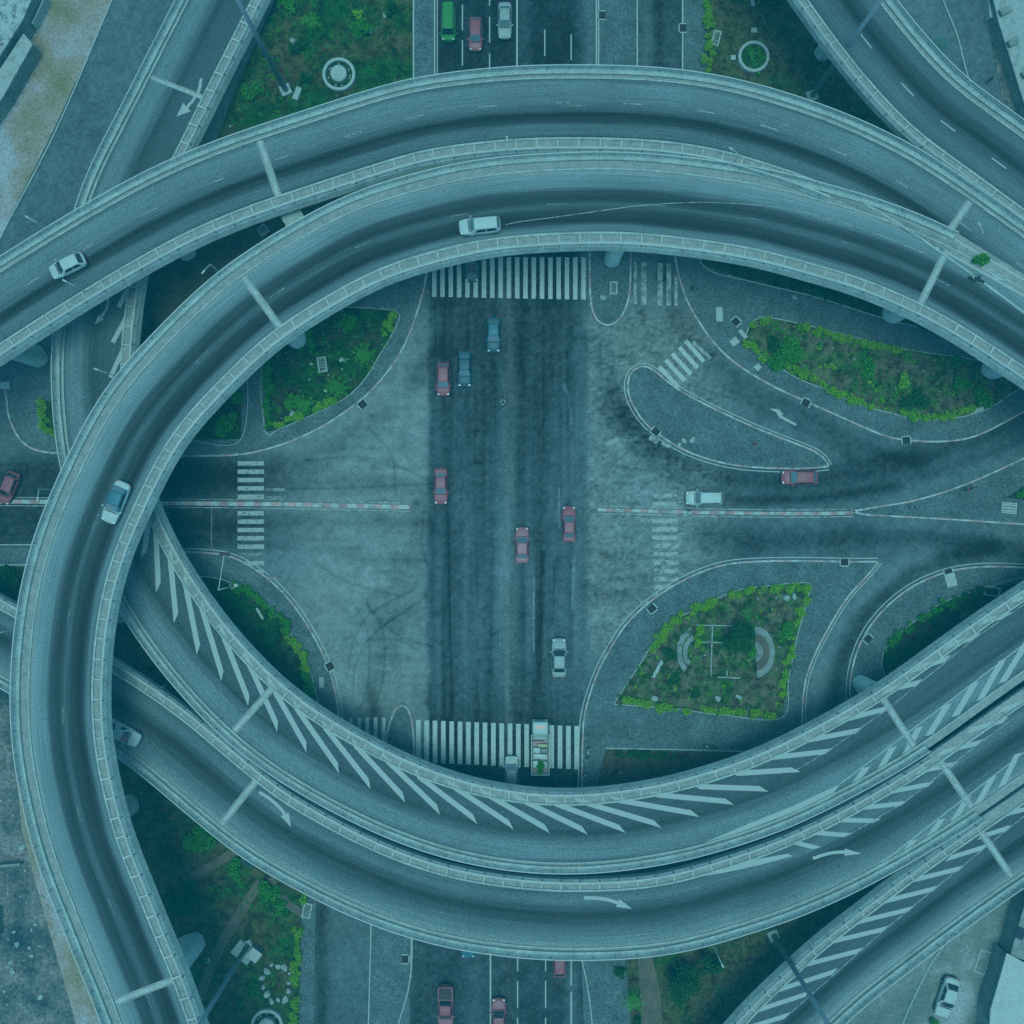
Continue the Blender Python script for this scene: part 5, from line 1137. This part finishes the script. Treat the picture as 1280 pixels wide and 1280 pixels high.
for k, (pg, n, mt) in enumerate(((B_NE, 420, 'leaf_mid'), (B_NE, 190, 'leaf_bright'), (B_NE, 420, 'leaf_dark'), (B_SE, 420, 'leaf_dark'), (B_SE, 130, 'leaf_mid'), (B_SE, 40, 'leaf_bright'), (B_NW, 260, 'leaf_dark'), (B_NW, 90, 'leaf_mid'), (B_SW, 240, 'leaf_dark'), (B_ER, 200, 'leaf_dark'),
        ([(330, -20), (460, -20), (440, 80), (380, 140), (290, 160), (280, 130)], 130, 'leaf_mid'), ([(330, -20), (513, -20), (513, 110), (380, 140), (290, 160)], 420, 'leaf_dark'), ([(886, -20), (1000, -20), (1130, 170), (1010, 130), (886, 90)], 380, 'leaf_dry'),
        ([(170, 980), (330, 1090), (376, 1140), (368, 1270), (310, 1270), (200, 1150)], 260, 'leaf_mid'), ([(830, 1200), (1000, 1150), (930, 1260), (840, 1280)], 320, 'leaf_dry'), ([(877, 333), (950, 355), (1100, 396), (1100, 370), (950, 335)], 140, 'leaf_dark'), (B_NW2, 60, 'leaf_dark'), ([(-20, 712), (40, 712), (40, 745), (-20, 740)], 70, 'leaf_dark'))):
    weeds('weeds', pg, n, mt, .1, k + 1)

# ------------------------------------------------------------------ stones, slabs, boxes
def rock(px, py, r, label, z=KZ, h=None, group='loose pale stones'):
    seed[0] += 1; g = np.random.default_rng(seed[0]); bm = bmesh.new(); bmesh.ops.create_icosphere(bm, subdivisions=2, radius=1)
    d = g.normal(size=(6, 3)); d /= np.linalg.norm(d, axis=1)[:, None]; k = g.uniform(.55, .9, 6)
    for v in bm.verts:
        n = np.array(v.co)
        for a, b in zip(d, k):
            t = n @ a
            if t > b: n = n - a * (t - b)
        v.co = n * (r, r * g.uniform(.7, .71), (h or r * .6)) 
    me = bpy.data.meshes.new('rock'); bm.to_mesh(me); bm.free(); me.materials.append(M['rock']); o = link(bpy.data.objects.new('rock', me)); p = W(px, py, z); o.location = (p.x, p.y, z + (h or r * .6) * .45); o.rotation_euler = (0, 0, g.uniform(0, 6)); return tag(o, label, 'stone', group)
for k in range(13):
    t = 2 * math.pi * k / 13; rx = 15 + (k * 7 % 5); x, y = 346 + rx * math.cos(t), 1228 + 1.35 * rx * math.sin(t); rock(x, y, .35 + .12 * (k % 3), 'pale stone of the ring of rocks on the bottom left lawn', .12, None, 'ring of rocks on the lawn')
for x, y, r, lb in ((367, 52, .55, 'pale boulder at the middle left of the upper left lawn'), (463, 38, .5, 'pale boulder beside the flowering shrub on the upper left lawn'), (481, 20, .35, 'small pale block near the top of the upper left lawn'), (389, 455, .35, 'pale stone left of the framed slab in the upper left garden'), (427, 450, .4, 'pale stone right of the framed slab in the upper left garden'), (366, 517, .5, 'blue grey boulder at the bottom of the upper left garden'),
        (407, 489, .3, 'small stone beside the lower palm'), (820, 866, 0, ''), (818, 873, .5, 'pale boulder inside the bottom left hedge of the lower right garden'), (897, 873, .55, 'broken pale boulder at the bottom of the lower right garden'), (923, 871, .5, 'round pale boulder right of the broken one in the lower right garden'), (983, 747, .6, 'pale boulder in the upper right corner of the lower right garden'), (993, 745, .5, 'grey boulder right of the pale one in the corner of the lower right garden'),
        (855, 551, .45, 'dark rubble lump on the teardrop island'), (865, 550, .5, 'pale rubble lump on the teardrop island'), (849, 556, .35, 'small rubble piece at the kerb of the teardrop island'), (753, 372, .5, 'rubble heap on the small tip island by the upper crossing'), (764, 333, .3, 'small broken block on the tip island near the pier'), (993, 372, .4, 'pale debris by the kerb under the loop at upper right'), (912, 345, .25, 'small white debris left of the upper right soil strip'), (69, 605, 0, ''), (288, 158, .2, 'small white stone by the top left flyover parapet')):
    if r: rock(x, y, r, lb)
for b, n, lb, nm in ((B_NW, 34, 'tiny pale stone scattered in the upper left garden', 'tiny stones of the upper left garden'), (B_SE, 40, 'tiny pale stone scattered in the lower right garden', 'tiny stones of the lower right garden'), (B_NE, 30, 'tiny pale stone scattered in the long upper right garden', 'tiny stones of the long garden')):
    g = np.random.default_rng(n); c = np.mean(np.array(b), 0)
    for _ in range(n):
        q = np.array(b[g.integers(len(b))]); f = g.uniform(.15, .85); p = c + (q - c) * f + g.normal(0, 5, 2); rock(p[0], p[1], g.uniform(.07, .17), lb, KZ + .04, None, nm)
g = np.random.default_rng(99)
for _ in range(70):
    x, y = g.uniform(-10, 60), g.uniform(900, 1290)
    if x < 8 + (y - 880) * .26 - 6: rock(x, y, g.choice([.12, .2, .3, .5], p=[.4, .3, .2, .1]), 'grey rubble piece lying in the broken concrete yard at lower left', .04, None, 'rubble in the broken yard')
def slab(px, py, sx, sy, rz, label, h=.12, z=KZ, mat='slab', inner=None, name='slab', cat='slab'):
    root = empty(name, W(px, py, z), R(rz), label, cat, 'slabs and covers'); 
    if inner is None: fix(MB().box((0, 0, h / 2), (sx, sy, h)).build('cover', M[mat], root), False, .02)
    else:
        t = .16
        for s in (-1, 1):
            MB().box((0, s * (sy - t) / 2, h / 2), (sx, t, h)).build('frame', M[mat], root); MB().box((s * (sx - t) / 2, 0, h / 2), (t, sy - 2 * t, h)).build('frame', M[mat], root)
        m = MB(); n = max(2, int((sy - 2 * t) / .3))
        for k in range(n): m.box((0, -(sy - 2 * t) / 2 + (k + .5) * (sy - 2 * t) / n, h * .35), (sx - 2 * t, (sy - 2 * t) / n * .7, h * .4))
        m.build('grating', M[inner], root)
for a in ((403, 456, 1.15, 1.9, 8, 'framed grating in the middle of the upper left garden', .2, KZ, 'slab', 'concrete_dark'), (767, 360, .95, 1.6, 0, 'framed slab on the tip island by the upper crossing', .1, KZ, 'slab', 'concrete_dark'), (899, 393, .85, 1.8, 3, 'pale double slab on the pavement left of the long garden', .1), (918, 427, 1.0, .9, 40, 'pale square slab near the left tip of the long garden', .1), (947, 459, .75, .75, 45, 'small pale square slab on the pavement under the long garden', .1),
          (928, 418, 1.3, .5, -50, 'tilted pale kerb block at the left tip of the long garden', .3), (1261, 635, 1.9, 1.4, -5, 'pale rectangular slab on the right traffic island', .12, KZ, 'slab', 'slab'), (1239, 739, 2.0, 1.2, -8, 'open white frame beside the right inner ramp', .25, KZ, 'slab', 'drain'), (1188, 725, 1.3, 1.7, 15, 'pale slab with dark manhole at the right inner ramp', .15), (1220, 513, 1.7, .5, 15, 'long pale block at the right end of the long garden', .3),
          (384, 1138, 1.1, 1.9, -12, 'framed slab by the kerb at bottom left', .15, KZ, 'slab', 'concrete_dark'), (402, 853, .6, 1.3, 2, 'pale upright slab on the pavement at lower left', .1), (895, 48, 1.0, 1.9, -15, 'framed grating near the hedge on the upper right lawn', .15, .12, 'slab', 'concrete_dark'), (942, 39, .7, .6, 0, 'small pale block on the upper right lawn', .3, .12), (916, 73, .6, .6, 0, 'small pale block left of the green ring planter', .3, .12), (940, 2, .4, 1.3, 10, 'thin pale block at the top of the upper right lawn', .3, .12),
          (372, 118, .7, 1.6, -20, 'pale block at the foot of the top left mast', .4, .12), (329, 288, 1.2, 1.2, 40, 'square frame on the soil between the upper flyovers', .2, .1, 'slab', 'concrete_dark'), (260, 1200, .6, .6, 30, 'small square frame on the soil at bottom left', .15, .12, 'slab', 'drain'), (7, 482, 1.3, .9, 0, 'pale block on the pavement at the left edge', .3), (822, 836, .4, 2.4, -30, 'long pale plank in the left of the lower right garden', .15), (325, 767, .3, 1.6, 30, 'long pale plank in the lower left garden', .15), (1228, 330, .1, .1, 0, '', 0)):
    if a[5]: slab(*a)
def drain(px, py, rz, label):
    root = empty('kerb_drain', W(px, py, 0), R(rz), label, 'drain', 'drain inlets in the kerbs'); m = MB()
    for d in ((-.55, 0, .14, 1.0), (.55, 0, .14, 1.0), (0, .45, 1.24, .14)): m.box((d[0], d[1], .1), (d[2], d[3], .24))
    m.build('frame', M['slab'], root); MB().box((0, -.05, .09), (.95, .8, .16)).build('inlet', M['drain'], root)
for a in ((920, 402, -47, 'drain inlet on the kerb near the left tip of the long garden'), (1007, 503, -25, 'drain inlet on the kerb under the middle of the long garden'), (1132, 550, 3, 'drain inlet at the lowest kerb point under the long garden'), (819, 540, 140, 'drain inlet on the lower left kerb of the teardrop island'), (815, 761, 220, 'drain inlet on the kerb left of the lower right garden'), (1055, 703, 180, 'drain inlet at the kerb tip above the lower right garden'), (1084, 798, 50, 'drain inlet on the curved kerb of the right inner ramp'),
          (1185, 716, 195, 'drain inlet near the manhole slab of the right inner ramp'), (453, 505, 40, 'drain inlet on the kerb right of the upper left garden'), (412, 833, 120, 'drain inlet on the kerb by the curved hedge at lower left'), (752, 20, 90, 'drain inlet on the top pavement right of the trunk road'), (853, 36, 90, 'drain inlet on the top side road kerb'), (507, 1198, 270, 'drain inlet on the bottom pavement left of the trunk road')):
    drain(*a)
def basin(px, py, r, label, kind):
    root = empty('round_basin', W(px, py, .1), 0, label, 'basin'); n = 40
    MB().lathe([(r, 0), (r, .6), (r - .08, .65), (r - .32, .65), (r - .38, .6), (r - .38, .05)], (0, 0, 0), n).build('rim', M['slab'], root)
    if kind == 'fountain':
        MB().lathe([(r - .4, .08), (r - .4, .2)], (0, 0, 0), n).build('basin_floor', M['grass_d'], root); MB().lathe([(r * .5, .2), (r * .5, .8), (r * .42, .95), (.05, 1.0)], (0, 0, 0), n).build('pedestal', M['slab'], root)
        for k in range(9): t = 2 * math.pi * k / 9 + rng.normal(0, .2); MB().box((r * .66 * math.cos(t), r * .66 * math.sin(t), .26), (.3, .2, .15), t + k).build('stone', M['concrete_dark'], root)
    else: MB().lathe([(r - .4, .1), (r - .4, .45)], (0, 0, 0), n).build('soil', M['grass_d'], root); leaf_cloud('plants', [(x, y, .5, .35, .35, .15) for x, y in rng.normal(0, r * .38, (26, 2))], 1500, .1, M['leaf_mid'], root, .6, 77)
basin(424.5, 95, 2.05, 'round stone basin with pale centre pedestal on the upper left lawn', 'fountain'); basin(941, 73, 1.95, 'ring planter filled with green plants on the upper right lawn', 'planter'); basin(335, 1279, 2.0, 'round stone basin cut by the bottom edge at bottom left', 'fountain')
def mast_hut():
    root = empty('mast_base', W(306, 1188, .12), R(-38), 'stepped concrete base at the foot of the bottom left mast', 'plinth')
    MB().box((0, 0, .3), (2.6, 2.0, .6)).build('plinth', M['slab'], root); MB().box((1.2, .9, .6), (1.4, 1.3, 1.2)).build('cabinet', M['concrete_dark'], root); MB().box((1.2, .9, 1.24), (1.5, 1.4, .08)).build('lid', M['steel'], root)
mast_hut()
def ruin():
    root = empty('stone_terrace', W(944, 815, KZ), 0, 'half round stone terrace right of the big dark tree', 'terrace'); 
    def arc(r0, r1, z, t0, t1, n=20):
        vs = []; fs = []
        for i in range(n + 1):
            t = t0 + (t1 - t0) * i / n
            for r, zz in ((r0, 0), (r0, z), (r1, z), (r1, 0)): vs.append((r * .75 * math.cos(t), r * math.sin(t), zz))
        for i in range(n):
            for j in range(3): fs.append((i * 4 + j, i * 4 + j + 1, i * 4 + 5 + j, i * 4 + 4 + j))
        return vs, fs
    for nm, r0, r1, z, mt in (('step', 2.3, 3.2, .2, 'concrete_dark'), ('step', 1.3, 2.3, .32, 'path'), ('step', .2, 1.3, .16, 'concrete_dark')):
        v, f = arc(r0, r1, z, -1.5, 1.6); fix(mesh_obj(nm, v, f, M[mt], root), False)
    root2 = empty('stone_terrace', W(870, 815, KZ), math.pi, 'worn half round terrace left of the cross path', 'terrace')
    for nm, r0, r1, z, mt in (('step', 2.4, 3.2, .1, 'concrete_dark'), ('step', 1.5, 2.2, .14, 'concrete_dark')):
        v, f = arc(r0, r1, z, -1.3, .9); fix(mesh_obj(nm, v, f, M[mt], root2), False)
ruin()
for pts in ([(890, 780), (888, 845)], [(873, 802), (905, 803)], [(870, 781), (920, 782)], [(908, 838), (908, 847)], [(896, 846), (925, 847)]): strip('garden_edging', pts, .14, .2, M['rock'], KZ, smooth_it=0)

# ------------------------------------------------------------------ buildings at the corners
def building(name, label, px, h, roofm, z=0.05):
    c = np.mean(np.array(px, float), 0); o = W(c[0], c[1], h); o.z = 0; root = empty(name, (o.x, o.y, z), 0, label, 'building'); pp = [W(x, y, h) - o for x, y in px]
    a = sum(pp[i].x * pp[(i + 1) % len(pp)].y - pp[(i + 1) % len(pp)].x * pp[i].y for i in range(len(pp)))
    if a < 0: pp = pp[::-1]
    n = len(pp); vs = [(p.x, p.y, 0) for p in pp] + [(p.x, p.y, h) for p in pp]
    mesh_obj('wall', vs, [(i, (i + 1) % n, n + (i + 1) % n, n + i) for i in range(n)], M['plaster'], root)
    ov = [(p.x * 1.02, p.y * 1.02) for p in pp]; vs = [(x, y, h + .02) for x, y in ov] + [(x, y, h + .25) for x, y in ov]
    mesh_obj('roof', vs, [tuple(range(n - 1, -1, -1)), tuple(range(n, 2 * n))] + [(i, (i + 1) % n, n + (i + 1) % n, n + i) for i in range(n)], roofm, root); return root
building('shed', 'long shed with stained pale sheet roof in the top left corner', [(-120, -80), (45, -60), (40, 0), (28, 28), (-15, 95), (-120, 200)], 3.0, M['roof_rust'])
building('shed', 'low annex with grey roof below the stained shed at top left', [(30, 45), (41, 58), (5, 122), (-15, 150), (-90, 220), (-90, 200), (-10, 105)], 2.4, M['roof_grey'])
b = building('shed', 'pale grey flat roofed building in the top right corner', [(1222, -80), (1400, -80), (1400, 330), (1298, 190), (1264, 80), (1248, 30)], 2.0, M['roof_grey'])
for x, y in ((-5.2, 6.0), (-4.2, 2.2), (-2.5, -1.6)): MB().box((x, y, 2.5), (1.2, .8, .6), .5).build('roof_unit', M['concrete_dark'], b)
b = building('house', 'white sheet roofed house in the bottom right corner', [(1258, 1192), (1300, 1215), (1400, 1260), (1400, 1400), (1230, 1400), (1238, 1262)], 3.2, M['roof_white'])
b = building('shed', 'grey concrete hut with small solar panel above the white roofed house', [(1262, 1192), (1300, 1205), (1360, 1120), (1300, 1090), (1278, 1135)], 2.8, M['concrete_dark'])
o = MB().box((-2.6, -1.6, 3.15), (1.1, 1.4, .06), R(-25)).build('solar_panel', M['glass'], b)
tank = empty('water_tank', W(1272, 1233, 0), 0, 'small round water tank beside the grey concrete hut', 'tank'); MB().lathe([(.5, 0), (.52, .1), (.52, 1.2), (.3, 1.4), (.05, 1.42)], (0, 0, 0), 20).build('tank_body', M['steel'], tank, True); MB().lathe([(.2, 1.4), (.2, 1.5)], (0, 0, 0), 12).build('lid', M['steel_dark'], tank)
slab(1228, 1202, 1.5, 3.0, -18, 'long dark pit with pale frame on the dusty lot', .12, .05, 'slab', 'concrete_dark')
bush(1168, 1276, .8, .8, 'small green shrub at the bottom edge beside the parked white sedan', 'leaf_mid', 600, z=.05)
# yard wall fragments at the left
def wall_run(pts, w, h, label, mat='slab', z=.05):
    a = empty('low_wall', W(pts[0][0], pts[0][1], z), 0, label, 'wall', 'low walls'); o = a.location
    for p, q in zip(pts[:-1], pts[1:]):
        p, q = W(*p), W(*q); d = q - p; m_ = (p + q) / 2 - Vector((o.x, o.y, 0)); MB().box((m_.x, m_.y, h / 2), (d.length, w, h), math.atan2(d.y, d.x)).build('wall_block', M[mat], a)
wall_run([(1226, -40), (1234, 28)], .5, 1.2, 'pale wall at the top right beside the footpath'); wall_run([(1258, 80), (1268, 115), (1290, 150)], .5, 1.2, 'pale broken wall at the right edge below the first one')
wall_run([(0, 1080), (30, 1077)], .3, .9, 'short dark wall stub in the broken yard at left', 'concrete_dark'); wall_run([(-20, 1130), (2, 1133), (2, 1165)], .3, .7, 'low wall corner at the left edge of the broken yard', 'concrete_dark')
wall_run([(64, 5), (48, 38)], .12, 1.6, 'thin fence wall between the stained shed and the dry verge', 'steel')
for x, y, lb in ((1233, 104, 'person in dark clothes on the top right footpath'),): person(x, y, .0, R(40), 'dark', 'blue', lb, 'walk')

# ------------------------------------------------------------------ teal volume added over everything to lift the blacks like a colour overlay
hm = bpy.data.materials.new('black_lift_volume'); hm.use_nodes = True; ht = hm.node_tree; ht.nodes.clear()
pv = ht.nodes.new('ShaderNodeVolumePrincipled'); pv.inputs['Density'].default_value = LIFT_VOLUME[0]; pv.inputs['Color'].default_value = rgba(LIFT_VOLUME[1]); pv.inputs['Anisotropy'].default_value = 0.0
ho = ht.nodes.new('ShaderNodeOutputMaterial'); ht.links.new(pv.outputs[0], ho.inputs['Volume'])
hz = MB().box((0, 0, (H + 3 - 1.5) / 2), (820, 820, H + 3 + 1.5)).build('black_lift_box', hm); hz['kind'] = 'stuff'
